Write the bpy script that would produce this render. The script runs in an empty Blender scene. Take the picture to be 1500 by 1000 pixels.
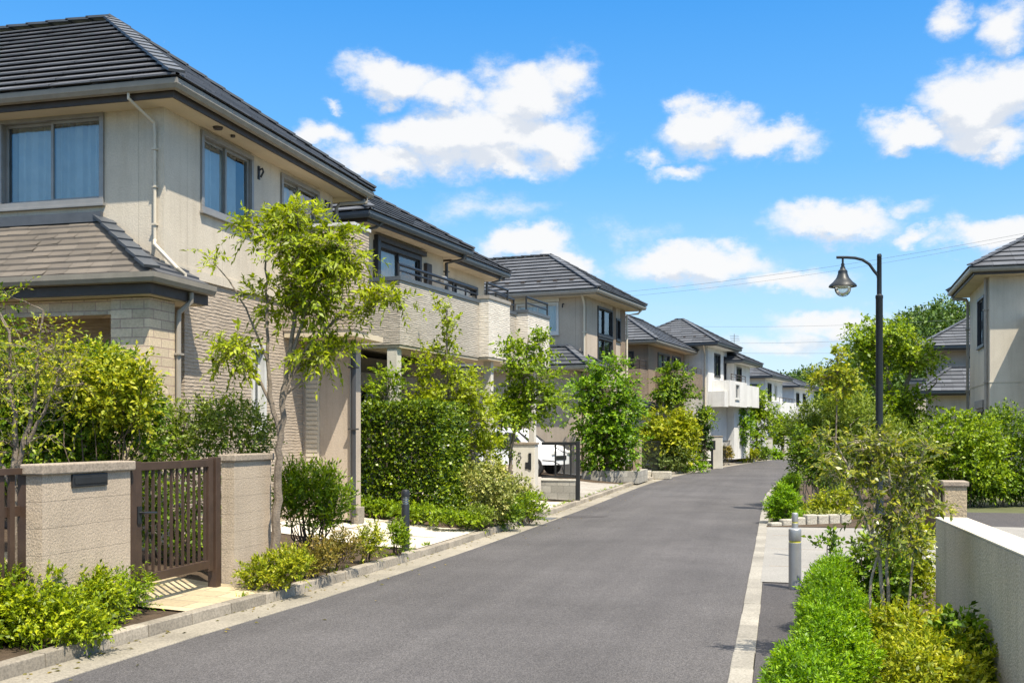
import bpy, math, random
import numpy as np
from mathutils import Vector
R = math.radians
scene = bpy.context.scene
COL = scene.collection
rng = np.random.default_rng(7)
random.seed(7)

# ------------------------------------------------------------------ survey of the place
# camera stands at (0,0,1.7); street runs along +Y. A point seen in direction (px,py) is put at its own real depth.
F, HZ, CX, H = 1550., 635., 750., 1.7
TH = math.atan(400 / F); CT, ST = math.cos(TH), math.sin(TH)
def ray(px, py):
    r = (px - CX) / F; u = (HZ - py) / F
    return np.array([r * CT - ST, r * ST + CT, u])
EYE = np.array([0, 0, H])
def atD(px, py, D): return EYE + D * ray(px, py)
def onZ(px, py, z=0.):
    d = ray(px, py); return EYE + (z - H) / d[2] * d
def onX(px, py, X):
    d = ray(px, py); return EYE + X / d[0] * d
class Frame:                       # a house corner: origin, street direction u, direction v away from the street (to the left)
    def __init__(s, px, D, phi):
        s.o = atD(px, HZ, D); s.o[2] = 0; s.phi = R(phi)
        s.u = np.array([math.sin(s.phi), math.cos(s.phi)]); s.v = np.array([-math.cos(s.phi), math.sin(s.phi)])
    def street(s, px, py, v=0):    # -> (y, z) in house coordinates on the plane x=-v
        d = ray(px, py); t = ((s.o[:2] + s.v * v) @ s.v) / (d[:2] @ s.v); p = EYE + t * d
        return float((p[:2] - s.o[:2]) @ s.u), float(p[2])
    def front(s, px, py, u=0):     # -> (x, z) on the plane y=u
        d = ray(px, py); t = ((s.o[:2] + s.u * u) @ s.u) / (d[:2] @ s.u); p = EYE + t * d
        return -float((p[:2] - s.o[:2]) @ s.v), float(p[2])

# ------------------------------------------------------------------ objects
def tag(o, label=None, cat=None, group=None, kind=None):
    if label: o['label'] = label
    if cat: o['category'] = cat
    if group: o['group'] = group
    if kind: o['kind'] = kind
    return o
def empty(name, label, cat, loc=(0, 0, 0), rz=0, group=None):
    o = bpy.data.objects.new(name, None); COL.objects.link(o)
    o.location = Vector(loc); o.rotation_euler = (0, 0, rz); o.empty_display_size = .2
    return tag(o, label, cat, group)
def copy_tree(o, parent=None):
    c = o.copy(); COL.objects.link(c); c.parent = parent
    for ch in list(o.children): copy_tree(ch, c)
    return c

class MB:
    def __init__(s): s.v = []; s.f = []; s.m = []
    def quad(s, a, b, c, d, mi=0):
        n = len(s.v); s.v += [tuple(a), tuple(b), tuple(c), tuple(d)]; s.f.append((n, n + 1, n + 2, n + 3)); s.m.append(mi)
    def poly(s, pts, mi=0):
        n = len(s.v); s.v += [tuple(p) for p in pts]; s.f.append(tuple(range(n, n + len(pts)))); s.m.append(mi)
    def hexa(s, P, mi=0):          # 8 points: bottom 4 ccw, top 4 ccw
        n = len(s.v); s.v += [tuple(p) for p in P]
        for f in ((3, 2, 1, 0), (4, 5, 6, 7), (0, 1, 5, 4), (1, 2, 6, 5), (2, 3, 7, 6), (3, 0, 4, 7)):
            s.f.append(tuple(n + i for i in f)); s.m.append(mi)
    def box(s, x0, x1, y0, y1, z0, z1, mi=0, ch=0):
        if x0 > x1: x0, x1 = x1, x0
        if y0 > y1: y0, y1 = y1, y0
        if z0 > z1: z0, z1 = z1, z0
        s.hexa([(x0, y0, z0), (x1, y0, z0), (x1, y1, z0), (x0, y1, z0), (x0, y0, z1), (x1, y0, z1), (x1, y1, z1), (x0, y1, z1)], mi)
    def beam(s, p, q, w, h, mi=0, up=(0, 0, 1)):
        p, q, up = Vector(p), Vector(q), Vector(up); d = (q - p).normalized()
        r = d.cross(up)
        r = r.normalized() if r.length > 1e-5 else Vector((1, 0, 0)); u = r.cross(d).normalized()
        r *= w / 2; u *= h / 2
        s.hexa([p - r - u, p + r - u, q + r - u, q - r - u, p - r + u, p + r + u, q + r + u, q - r + u], mi)
    def tube(s, pts, rad, n=6, mi=0, cap=True):
        pts = [Vector(p) for p in pts]
        if not hasattr(rad, '__len__'): rad = [rad] * len(pts)
        b = len(s.v); ref = None
        for i, p in enumerate(pts):
            d = (pts[min(i + 1, len(pts) - 1)] - pts[max(i - 1, 0)])
            d = d.normalized() if d.length > 1e-9 else Vector((0, 0, 1))
            if ref is None: ref = d.orthogonal().normalized()
            ref = (ref - d * ref.dot(d)); ref = ref.normalized() if ref.length > 1e-6 else d.orthogonal().normalized()
            e = d.cross(ref)
            for k in range(n):
                a = 2 * math.pi * k / n
                s.v.append(tuple(p + (ref * math.cos(a) + e * math.sin(a)) * rad[i]))
        for i in range(len(pts) - 1):
            for k in range(n):
                k2 = (k + 1) % n
                s.f.append((b + i * n + k, b + i * n + k2, b + (i + 1) * n + k2, b + (i + 1) * n + k)); s.m.append(mi)
        if cap:
            s.f.append(tuple(b + k for k in range(n))[::-1]); s.m.append(mi)
            e0 = b + (len(pts) - 1) * n; s.f.append(tuple(e0 + k for k in range(n))); s.m.append(mi)
    def lathe(s, prof, c=(0, 0, 0), n=20, mi=0):
        b = len(s.v)
        for r, z in prof:
            for k in range(n):
                a = 2 * math.pi * k / n; s.v.append((c[0] + r * math.cos(a), c[1] + r * math.sin(a), c[2] + z))
        for i in range(len(prof) - 1):
            for k in range(n):
                k2 = (k + 1) % n
                s.f.append((b + i * n + k, b + i * n + k2, b + (i + 1) * n + k2, b + (i + 1) * n + k)); s.m.append(mi)
        for j in (0, len(prof) - 1):
            if prof[j][0] > 1e-4:
                t = tuple(b + j * n + k for k in range(n)); s.f.append(t[::-1] if j == 0 else t); s.m.append(mi)
    def ring(s, rect, prof, mi=0): # closed profile (d outward, z) swept round a rectangle with mitred corners
        x0, x1, y0, y1 = rect; b = len(s.v); n = len(prof)
        for (sx, sy) in ((0, 0), (1, 0), (1, 1), (0, 1)):
            for d, z in prof:
                s.v.append(((x1 + d) if sx else (x0 - d), (y1 + d) if sy else (y0 - d), z))
        for c in range(4):
            for k in range(n):
                k2 = (k + 1) % n; c2 = (c + 1) % 4
                s.f.append((b + c * n + k, b + c2 * n + k, b + c2 * n + k2, b + c * n + k2)); s.m.append(mi)
    def build(s, name, mats, parent=None, smooth=False, bevel=0, merge=False):
        me = bpy.data.meshes.new(name); me.from_pydata(s.v, [], s.f)
        if not isinstance(mats, (list, tuple)): mats = [mats]
        for m in mats: me.materials.append(m)
        me.polygons.foreach_set('material_index', s.m)
        if smooth: me.polygons.foreach_set('use_smooth', [True] * len(s.f))
        me.update()
        o = bpy.data.objects.new(name, me); COL.objects.link(o); o.parent = parent
        if smooth:
            me.set_sharp_from_angle(angle=R(40))
        if bevel:
            b = o.modifiers.new('edge', 'BEVEL'); b.width = bevel; b.segments = 2; b.limit_method = 'ANGLE'; b.angle_limit = R(40)
        return o
def struct(o): o['kind'] = 'structure'; return o

# ------------------------------------------------------------------ materials
def new_mat(name):
    m = bpy.data.materials.new(name); m.use_nodes = True; nt = m.node_tree
    b = nt.nodes['Principled BSDF']; return m, nt, b
def N(nt, t, **kw):
    n = nt.nodes.new(t)
    for k, v in kw.items():
        if k in n.inputs: n.inputs[k].default_value = v
        else: setattr(n, k, v)
    return n
def math_n(nt, op, a, b=None, clamp=False):
    n = nt.nodes.new('ShaderNodeMath'); n.operation = op; n.use_clamp = clamp
    for i, x in enumerate((a, b)):
        if x is None: continue
        if isinstance(x, (int, float)): n.inputs[i].default_value = x
        else: nt.links.new(x, n.inputs[i])
    return n.outputs[0]
def ramp(nt, fac, stops):
    r = nt.nodes.new('ShaderNodeValToRGB'); cr = r.color_ramp
    while len(cr.elements) < len(stops): cr.elements.new(.5)
    for e, (p, c) in zip(cr.elements, stops): e.position = p; e.color = (*c, 1)
    nt.links.new(fac, r.inputs[0]); return r.outputs[0]
def mixc(nt, fac, a, b, mode='MIX'):
    n = nt.nodes.new('ShaderNodeMix'); n.data_type = 'RGBA'; n.blend_type = mode
    for i, x in ((0, fac), (6, a), (7, b)):
        if isinstance(x, (int, float)): n.inputs[i].default_value = x
        elif isinstance(x, tuple): n.inputs[i].default_value = (*x, 1)
        else: nt.links.new(x, n.inputs[i])
    return n.outputs[2]
def coords(nt, scale=(1, 1, 1), which='Object'):
    t = nt.nodes.new('ShaderNodeTexCoord'); mp = nt.nodes.new('ShaderNodeMapping'); mp.inputs['Scale'].default_value = scale
    nt.links.new(t.outputs[which], mp.inputs[0]); return mp.outputs[0]
def noise(nt, vec, scale, detail=4, rough=.55, out='Fac', dist=0):
    n = N(nt, 'ShaderNodeTexNoise', Scale=scale, Detail=detail, Roughness=rough, Distortion=dist)
    if vec is not None: nt.links.new(vec, n.inputs['Vector'])
    return n.outputs[out]
def bump(nt, b, h, strength=.5, dist=.01, prev=None):
    n = N(nt, 'ShaderNodeBump', Strength=strength, Distance=dist); nt.links.new(h, n.inputs['Height'])
    if prev is not None: nt.links.new(prev, n.inputs['Normal'])
    nt.links.new(n.outputs[0], b.inputs['Normal']); return n.outputs[0]
def sc(c, k): return tuple(min(1, x * k) for x in c)

def rough_mat(name, col, var=.18, nscale=3., bscale=90., bstr=.35, bdist=.006, rough=.85, fine=None, streak=0., which='Object', island=0.):
    m, nt, b = new_mat(name); v = coords(nt, which=which)
    c = ramp(nt, noise(nt, v, nscale, 6, .6), [(.3, sc(col, 1 - var)), (.7, sc(col, 1 + var * .6))])
    if fine: c = mixc(nt, ramp(nt, noise(nt, v, fine, 2, .6), [(.42, (0, 0, 0)), (.62, (1, 1, 1))]), c, mixc(nt, 1., c, (.72, .72, .72), 'MULTIPLY'))
    if island:                     # every stone a slightly different batch
        g = nt.nodes.new('ShaderNodeNewGeometry'); c = mixc(nt, 1., c, ramp(nt, g.outputs['Random Per Island'], [(0, (1 - island,) * 3), (1, (1 + island * .4,) * 3)]), 'MULTIPLY')
    if streak:
        vs = coords(nt, (5, 5, .35)); s = ramp(nt, noise(nt, vs, 1.6, 6, .65), [(.5, (1, 1, 1)), (.75, (1 - streak, 1 - streak, 1 - streak * 1.1))])
        c = mixc(nt, 1., c, s, 'MULTIPLY')
    nt.links.new(c, b.inputs['Base Color']); b.inputs['Roughness'].default_value = rough
    b.inputs['Specular IOR Level'].default_value = .25
    bump(nt, b, noise(nt, v, bscale, 4, .6), bstr, bdist)
    return m
def stucco(name, col, joint=0.91):
    m, nt, b = new_mat(name); v = coords(nt)
    c = ramp(nt, noise(nt, v, 1.1, 7, .65), [(.3, sc(col, .86)), (.7, sc(col, 1.06))])
    vs = coords(nt, (4, 4, .3)); s = ramp(nt, noise(nt, vs, 1.5, 6, .65), [(.48, (1, 1, 1)), (.8, (.82, .8, .77))])
    c = mixc(nt, 1., c, s, 'MULTIPLY')
    n = noise(nt, v, 42, 5, .65)
    c = mixc(nt, 1., c, ramp(nt, n, [(.3, (.86, .86, .86)), (.65, (1, 1, 1))]), 'MULTIPLY')
    h = n
    if joint:                      # panel joints of the siding
        sep = nt.nodes.new('ShaderNodeSeparateXYZ'); nt.links.new(v, sep.inputs[0])
        a = math_n(nt, 'ADD', sep.outputs[0], sep.outputs[1])
        fr = math_n(nt, 'FRACT', math_n(nt, 'DIVIDE', math_n(nt, 'ADD', a, .37), joint))
        g = math_n(nt, 'LESS_THAN', fr, .008)
        c = mixc(nt, math_n(nt, 'MULTIPLY', g, .5), c, sc(col, .45))
        h = math_n(nt, 'SUBTRACT', n, math_n(nt, 'MULTIPLY', g, 1.2))
    nt.links.new(c, b.inputs['Base Color']); b.inputs['Roughness'].default_value = .9; b.inputs['Specular IOR Level'].default_value = .2
    bump(nt, b, h, .45, .012); return m
def ribbed(name, col, period=.052, strength=.5):
    m, nt, b = new_mat(name); v = coords(nt)
    warp = noise(nt, coords(nt, (1.1, 1.1, 3.)), 3.2, 5, .7); amp = noise(nt, coords(nt, (1.6, 1.6, 4.)), 4., 3, .6)
    sep = nt.nodes.new('ShaderNodeSeparateXYZ'); nt.links.new(v, sep.inputs[0])
    z = math_n(nt, 'ADD', math_n(nt, 'DIVIDE', sep.outputs[2], period), math_n(nt, 'MULTIPLY', warp, 1.1))
    tri = math_n(nt, 'PINGPONG', z, .5)
    brk = noise(nt, coords(nt, (3.6, 3.6, 17)), 1.9, 5, .65)
    h = math_n(nt, 'ADD', math_n(nt, 'MULTIPLY', tri, math_n(nt, 'MULTIPLY', math_n(nt, 'MULTIPLY', amp, amp), 6.)), math_n(nt, 'MULTIPLY', brk, 2.2))
    c = ramp(nt, noise(nt, v, 1.5, 6, .6), [(.3, sc(col, .85)), (.7, sc(col, 1.08))])
    c = mixc(nt, 1., c, ramp(nt, brk, [(.3, (.8, .78, .75)), (.6, (1, 1, 1))]), 'MULTIPLY')
    # vertical panel joints
    a = math_n(nt, 'ADD', sep.outputs[0], sep.outputs[1]); fr = math_n(nt, 'FRACT', math_n(nt, 'DIVIDE', math_n(nt, 'ADD', a, .21), .455))
    g = math_n(nt, 'LESS_THAN', fr, .012); c = mixc(nt, math_n(nt, 'MULTIPLY', g, .3), c, sc(col, .5))
    nt.links.new(c, b.inputs['Base Color']); b.inputs['Roughness'].default_value = .88; b.inputs['Specular IOR Level'].default_value = .2
    bump(nt, b, h, strength, .022); return m
def bricky(name, col, mortar, bw=.3, bh=.085, var=.2, swap=True, bd=.012):
    m, nt, b = new_mat(name); v = coords(nt)
    sep = nt.nodes.new('ShaderNodeSeparateXYZ'); nt.links.new(v, sep.inputs[0])
    cb = nt.nodes.new('ShaderNodeCombineXYZ')
    nt.links.new(math_n(nt, 'ADD', sep.outputs[0], sep.outputs[1]), cb.inputs[0]); nt.links.new(sep.outputs[2] if swap else sep.outputs[1], cb.inputs[1])
    if not swap: nt.links.new(sep.outputs[0], cb.inputs[0])
    br = N(nt, 'ShaderNodeTexBrick', Scale=1., **{'Mortar Size': .006, 'Brick Width': bw, 'Row Height': bh, 'Mortar Smooth': .15, 'Bias': 0.})
    br.inputs['Color1'].default_value = (*sc(col, 1 - var), 1); br.inputs['Color2'].default_value = (*sc(col, 1 + var * .5), 1); br.inputs['Mortar'].default_value = (*mortar, 1)
    nt.links.new(cb.outputs[0], br.inputs['Vector'])
    n = noise(nt, v, 30, 5, .6); c = mixc(nt, 1., br.outputs['Color'], ramp(nt, n, [(.3, (.8, .8, .8)), (.65, (1.04, 1.04, 1.04))]), 'MULTIPLY')
    c = mixc(nt, 1., c, ramp(nt, noise(nt, v, 1.3, 5), [(.3, (.82, .81, .79)), (.6, (1, 1, 1))]), 'MULTIPLY')
    nt.links.new(c, b.inputs['Base Color']); b.inputs['Roughness'].default_value = .85
    h = math_n(nt, 'SUBTRACT', math_n(nt, 'MULTIPLY', n, .5), br.outputs['Fac'])
    bump(nt, b, h, .7, bd); return m
def plain(name, col, rough=.5, metal=0., var=.1, spec=.4):
    m, nt, b = new_mat(name); v = coords(nt)
    c = ramp(nt, noise(nt, v, 6, 5, .6), [(.3, sc(col, 1 - var)), (.7, sc(col, 1 + var))])
    nt.links.new(c, b.inputs['Base Color']); b.inputs['Metallic'].default_value = metal
    nt.links.new(ramp(nt, noise(nt, v, 14, 5, .6), [(.3, (rough * .85,) * 3), (.7, (min(1, rough * 1.2),) * 3)]), b.inputs['Roughness'])
    b.inputs['Specular IOR Level'].default_value = spec; return m
def rooftile(name, col, var=.25, rough=.55):
    m, nt, b = new_mat(name); v = coords(nt)
    g = nt.nodes.new('ShaderNodeNewGeometry')
    c = ramp(nt, g.outputs['Random Per Island'], [(0, sc(col, 1 - var)), (1, sc(col, 1 + var))])
    c = mixc(nt, 1., c, ramp(nt, noise(nt, v, 1.4, 6, .65), [(.3, (.78, .78, .78)), (.7, (1.08, 1.06, 1.03))]), 'MULTIPLY')
    nt.links.new(c, b.inputs['Base Color']); b.inputs['Roughness'].default_value = rough; b.inputs['Specular IOR Level'].default_value = .4
    bump(nt, b, noise(nt, v, 55, 4), .3, .006); return m
def leafmat(name, stops, trans=.3, gloss=.45, spec=.35):
    m, nt, b = new_mat(name); g = nt.nodes.new('ShaderNodeNewGeometry')
    c = ramp(nt, g.outputs['Random Per Island'], stops)
    c = mixc(nt, 1., c, ramp(nt, noise(nt, coords(nt), 2.6, 3), [(.3, (.72, .8, .7)), (.7, (1.2, 1.12, 1.0))]), 'MULTIPLY')
    nt.links.new(c, b.inputs['Base Color']); b.inputs['Roughness'].default_value = gloss; b.inputs['Specular IOR Level'].default_value = spec
    t = nt.nodes.new('ShaderNodeBsdfTranslucent'); nt.links.new(mixc(nt, 1., c, (1.5, 1.45, .6), 'MULTIPLY'), t.inputs[0])
    mx = nt.nodes.new('ShaderNodeMixShader'); mx.inputs[0].default_value = trans
    nt.links.new(b.outputs[0], mx.inputs[1]); nt.links.new(t.outputs[0], mx.inputs[2])
    nt.links.new(mx.outputs[0], nt.nodes['Material Output'].inputs['Surface']); return m

def asphalt_mat(name, col, patch=.14):
    m, nt, b = new_mat(name); v = coords(nt)
    c = ramp(nt, noise(nt, v, .45, 7, .65), [(.3, sc(col, 1 - patch)), (.7, sc(col, 1 + patch))])
    vo = N(nt, 'ShaderNodeTexVoronoi', Scale=120.); nt.links.new(v, vo.inputs['Vector'])
    c = mixc(nt, 1., c, ramp(nt, vo.outputs['Color'], [(.1, (.6, .6, .6)), (.5, (1, 1, 1)), (.9, (1.6, 1.58, 1.55))]), 'MULTIPLY')
    fine = noise(nt, v, 160, 3, .7); c = mixc(nt, 1., c, ramp(nt, fine, [(.35, (.75, .75, .75)), (.65, (1.18, 1.18, 1.18))]), 'MULTIPLY')
    # worn wheel tracks and faint longitudinal streaks
    c = mixc(nt, 1., c, ramp(nt, noise(nt, coords(nt, (2.2, .06, 1)), 1., 4, .6), [(.35, (.9, .9, .9)), (.65, (1.07, 1.07, 1.06))]), 'MULTIPLY')
    nt.links.new(c, b.inputs['Base Color']); b.inputs['Roughness'].default_value = .88; b.inputs['Specular IOR Level'].default_value = .3
    bump(nt, b, math_n(nt, 'ADD', vo.outputs['Distance'], fine), .5, .006); return m

M = {}
M['asphalt'] = asphalt_mat('asphalt', (.083, .079, .081), .2)
M['asphalt_side'] = asphalt_mat('asphalt_side', (.066, .062, .064))
M['gutter_c'] = rough_mat('gutter_concrete', (.325, .295, .24), .24, 1.3, 120, .3, fine=60, island=.16)
M['kerb_c'] = rough_mat('kerb_concrete', (.36, .32, .26), .28, 2.2, 110, .4, fine=45, island=.25)
M['strip_c'] = rough_mat('strip_concrete', (.32, .30, .26), .22, 1.6, 120, .3, fine=60, island=.16)
M['drive_c'] = rough_mat('driveway_concrete', (.68, .62, .52), .14, .9, 140, .2, fine=70)
M['drive_r'] = rough_mat('entry_concrete', (.285, .275, .255), .16, .8, 140, .3, fine=60)
M['soil'] = rough_mat('soil', (.085, .06, .04), .4, 5, 40, .8, .03)
M['earth'] = rough_mat('earth', (.10, .11, .05), .3, .6, 30, .5, .03)
M['pave'] = bricky('yellow_paving', (.50, .41, .26), (.22, .19, .15), .6, .3, .22, False, .006)
M['pave_grey'] = bricky('grey_paving', (.36, .33, .29), (.2, .18, .16), .45, .3, .15, False, .006)
M['stucco1'] = stucco('stucco_sand', (.60, .535, .435))
M['stucco2'] = stucco('stucco_cream', (.60, .52, .40), 0)
M['stucco3'] = stucco('stucco_taupe', (.49, .415, .335), 1.8)
M['stucco4'] = stucco('stucco_brown', (.27, .205, .15), 0)
M['stucco5'] = stucco('stucco_white', (.70, .69, .66), 1.8)
M['stuccoR'] = stucco('stucco_grey', (.58, .525, .43), 0)
M['rib1'] = ribbed('ribbed_siding', (.42, .352, .28), .047)
M['rib2'] = ribbed('ribbed_siding_grey', (.45, .41, .35), .042, .5)
M['rib2_lit'] = ribbed('ribbed_siding_lit', (.68, .63, .55), .045, .4)  # paler copy of the grey ribs, sun-facing brightness put into its colour
M['tile4'] = bricky('brown_tile', (.25, .185, .13), (.16, .12, .09), .24, .07)
M['brick1'] = bricky('pale_split_brick', (.66, .54, .38), (.42, .30, .25), .33, .115)
M['block'] = rough_mat('split_block', (.54, .44, .33), .14, 1.5, 60, .7, .010, fine=80, streak=.12)
M['cap'] = rough_mat('cap_stone', (.36, .30, .235), .2, 3, 60, .5, .01, fine=40)
M['rwall'] = rough_mat('sprayed_wall', (.56, .49, .375), .14, 1.2, 60, .8, .012, fine=60, streak=.22)
M['rwall_top'] = rough_mat('wall_top', (.60, .54, .43), .12, 2, 90, .3, .005)
M['pillar_w'] = rough_mat('pillar_render', (.58, .55, .48), .12, 2, 60, .5, .008, streak=.12)
M['pillar_t'] = rough_mat('pillar_tan', (.46, .37, .25), .16, 3, 28, .9, .02, fine=36)
M['stone'] = bricky('field_stone', (.42, .40, .35), (.26, .25, .22), .3, .17, .3)
M['edging'] = rough_mat('edging_stone', (.48, .45, .38), .25, 3, 30, .6, .02, fine=30)
M['roof1'] = rooftile('slate_charcoal', (.068, .073, .085))
M['roof1b'] = rooftile('slate_weathered', (.135, .118, .10), .16, .7)
M['roof2'] = rooftile('slate_grey', (.086, .094, .110))
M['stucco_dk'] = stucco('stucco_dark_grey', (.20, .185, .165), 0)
M['ridge'] = plain('ridge_metal', (.07, .078, .09), .45, 0, .15)
M['soffit'] = rough_mat('soffit_board', (.58, .49, .35), .1, 1, 60, .15)
M['gut1'] = plain('gutter_taupe', (.25, .225, .185), .42, 0, .12)
M['gut2'] = plain('gutter_slate', (.085, .10, .115), .4, 0, .12)
M['gut3'] = plain('gutter_stone', (.30, .27, .23), .42, 0, .12)
M['fascia'] = plain('fascia_dark', (.055, .042, .034), .5, 0, .15)
M['pipe_w'] = plain('pipe_cream', (.56, .50, .40), .4, 0, .08)
M['pipe_d'] = plain('pipe_dark', (.05, .05, .052), .4, 0, .1)
M['frame_g'] = plain('sash_grey', (.27, .262, .25), .4, .3, .1)
M['frame_d'] = plain('sash_dark', (.035, .036, .04), .4, .2, .1)
M['frame_w'] = plain('sash_white', (.55, .55, .53), .4, 0, .08)
M['shutter'] = plain('shutter_box', (.21, .20, .19), .5, 0, .1)
M['room'] = plain('room_dark', (.06, .058, .055), .9, 0, .2)
M['curtain'] = plain('curtain_cloth', (.80, .80, .77), .9, 0, .06, .1)
M['gate'] = plain('gate_brown', (.062, .038, .026), .45, 0, .2)
M['black'] = plain('black_metal', (.025, .027, .03), .4, .2, .15)
M['lampm'] = plain('lamp_paint', (.012, .017, .021), .45, .0, .12)
M['steel'] = plain('brushed_steel', (.36, .36, .355), .5, .7, .08)
M['bark'] = rough_mat('bark_grey', (.22, .18, .14), .35, 12, 50, .9, .012)
M['bark_d'] = rough_mat('bark_brown', (.12, .09, .065), .35, 12, 50, .9, .012)
M['bark_l'] = rough_mat('bark_pale', (.33, .28, .22), .35, 12, 50, .9, .01)
M['white'] = plain('white_paint', (.75, .76, .78), .25, 0, .03, .5)
M['rubber'] = plain('rubber', (.02, .02, .02), .8)
M['milk'] = plain('frosted_glass', (.75, .75, .70), .25, 0, .03)
M['wire'] = plain('wire', (.12, .13, .14), .6)
def glass_mat():
    m, nt, b = new_mat('window_glass')
    gl = nt.nodes.new('ShaderNodeBsdfGlossy'); gl.inputs['Roughness'].default_value = .015; gl.inputs['Color'].default_value = (.92, .96, 1, 1)
    tr = nt.nodes.new('ShaderNodeBsdfTransparent'); tr.inputs['Color'].default_value = (.80, .86, .86, 1)
    lw = nt.nodes.new('ShaderNodeLayerWeight'); lw.inputs['Blend'].default_value = .35
    fac = math_n(nt, 'ADD', math_n(nt, 'MULTIPLY', lw.outputs['Fresnel'], .8), .12, True)
    bp = N(nt, 'ShaderNodeBump', Strength=.12, Distance=.03); nt.links.new(noise(nt, coords(nt), 2.5, 2), bp.inputs['Height']); nt.links.new(bp.outputs[0], gl.inputs['Normal'])
    mx = nt.nodes.new('ShaderNodeMixShader'); nt.links.new(fac, mx.inputs[0]); nt.links.new(tr.outputs[0], mx.inputs[1]); nt.links.new(gl.outputs[0], mx.inputs[2])
    nt.links.new(mx.outputs[0], nt.nodes['Material Output'].inputs['Surface']); return m
M['glass'] = glass_mat()

LM = {}
LM['bright'] = leafmat('leaf_bright', [(0, (0.062, 0.105, 0.004)), (.5, (0.192, 0.306, 0.010)), (1, (0.359, 0.459, 0.020))], 0.35)
LM['ash'] = leafmat('leaf_ash', [(0, (0.105, 0.136, 0.005)), (.5, (0.285, 0.367, 0.012)), (1, (0.431, 0.500, 0.030))], 0.39)
LM['mid'] = leafmat('leaf_mid', [(0, (0.034, 0.068, 0.004)), (.55, (0.120, 0.219, 0.010)), (1, (0.285, 0.388, 0.020))], 0.31)
LM['dark'] = leafmat('leaf_dark', [(0, (0.015, 0.037, 0.005)), (.6, (0.051, 0.112, 0.012)), (1, (0.120, 0.204, 0.018))], 0.17, .35, .5)
LM['hedge'] = leafmat('leaf_hedge', [(0, (0.022, 0.046, 0.004)), (.55, (0.092, 0.168, 0.008)), (1, (0.330, 0.418, 0.020))], 0.23, .35, .5)
LM['olive'] = leafmat('leaf_olive', [(0, (0.056, 0.090, 0.009)), (.5, (0.165, 0.245, 0.025)), (1, (0.303, 0.367, 0.060))], 0.31)
LM['grey'] = leafmat('leaf_greygreen', [(0, (0.037, 0.059, 0.015)), (.5, (0.110, 0.168, 0.040)), (1, (0.229, 0.286, 0.090))], 0.23)
LM['gold'] = leafmat('leaf_gold', [(0, (0.087, 0.130, 0.005)), (.5, (0.305, 0.367, 0.014)), (1, (0.506, 0.490, 0.040))], 0.35)
LM['lime'] = leafmat('leaf_lime', [(0, (0.062, 0.124, 0.003)), (.5, (0.184, 0.357, 0.006)), (1, (0.349, 0.510, 0.012))], 0.35)
LM['vari'] = leafmat('leaf_variegated', [(0, (0.062, 0.093, 0.012)), (.45, (.25, .29, .06)), (1, (.56, .54, .22))], 0.25)
LM['rust'] = leafmat('leaf_bronze', [(0, (0.062, 0.056, 0.012)), (.5, (.20, .18, .03)), (1, (.34, .24, .05))], 0.23)
LM['olive2'] = leafmat('leaf_olive_gloss', [(0, (.05, .085, .008)), (.5, (0.181, 0.235, 0.015)), (1, (0.425, 0.418, 0.050))], .3, .35, .5)
LM['lime2'] = leafmat('leaf_limegold', [(0, (0.06, 0.10, 0.004)), (.5, (0.228, 0.326, 0.008)), (1, (0.457, 0.510, 0.020))], 0.35)
LM['bright2'] = leafmat('leaf_green', [(0, (0.040, 0.087, 0.004)), (.5, (0.129, 0.265, 0.009)), (1, (0.285, 0.428, 0.018))], 0.35)
LM['wood'] = leafmat('leaf_woodland', [(0, (0.019, 0.046, 0.006)), (.5, (.065, .13, .015)), (1, (.12, .20, .022))], 0.13)

# ------------------------------------------------------------------ foliage
def unit(a): return a / np.maximum(np.linalg.norm(a, axis=-1, keepdims=True), 1e-9)
def rdir(n): return unit(rng.normal(size=(n, 3)))
def leaf_mesh(name, P, Dr, Nr, L, W, mat, parent, fold=.25, bend=.15):
    n = len(P); Dr = unit(Dr); S = unit(np.cross(Dr, Nr)); Nn = np.cross(S, Dr)
    L = L[:, None]; W = W[:, None]
    V = np.empty((n, 4, 3), np.float32)
    V[:, 0] = P; V[:, 1] = P + Dr * L * .45 + S * W + Nn * W * fold
    V[:, 2] = P + Dr * L - Nn * L * bend; V[:, 3] = P + Dr * L * .45 - S * W + Nn * W * fold
    me = bpy.data.meshes.new(name); me.vertices.add(4 * n); me.vertices.foreach_set('co', V.reshape(-1))
    me.loops.add(4 * n); me.loops.foreach_set('vertex_index', np.arange(4 * n, dtype=np.int32))
    me.polygons.add(n); me.polygons.foreach_set('loop_start', np.arange(0, 4 * n, 4, dtype=np.int32))
    me.update(calc_edges=True); me.materials.append(mat)
    o = bpy.data.objects.new(name, me); COL.objects.link(o); o.parent = parent; return o
def twig_leaves(S, Dr, Ln, k, L, W, spread=.8, up=.5, droop=.25, jit=.3):
    """k leaves up both sides of every twig -> arrays P, D, N, L, W"""
    n = len(S); s = (np.arange(k) + .6) / k
    s = np.repeat(s[None], n, 0) + rng.uniform(-.3, .3, (n, k)) / k
    side = unit(np.cross(Dr, rdir(n)))
    P = S[:, None] + Dr[:, None] * (Ln[:, None] * s)[..., None]
    P[..., 2] -= droop * Ln[:, None] * s ** 2
    sg = np.where(np.arange(k) % 2, 1., -1.)[None, :, None]
    D = Dr[:, None] * 1. + side[:, None] * sg * spread + rng.normal(size=(n, k, 3)) * jit
    D[:, -1] = Dr + rng.normal(size=(n, 3)) * .15
    D[..., 2] -= droop * .8
    Nn = rng.normal(size=(n, k, 3)) * .45; Nn[..., 2] += up * 1.6; Nn += Dr[:, None] * .35
    q = rng.uniform(.5, 1.35, (n, k))
    return P.reshape(-1, 3), D.reshape(-1, 3), Nn.reshape(-1, 3), (L * q).reshape(-1), (W * q).reshape(-1)
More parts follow.
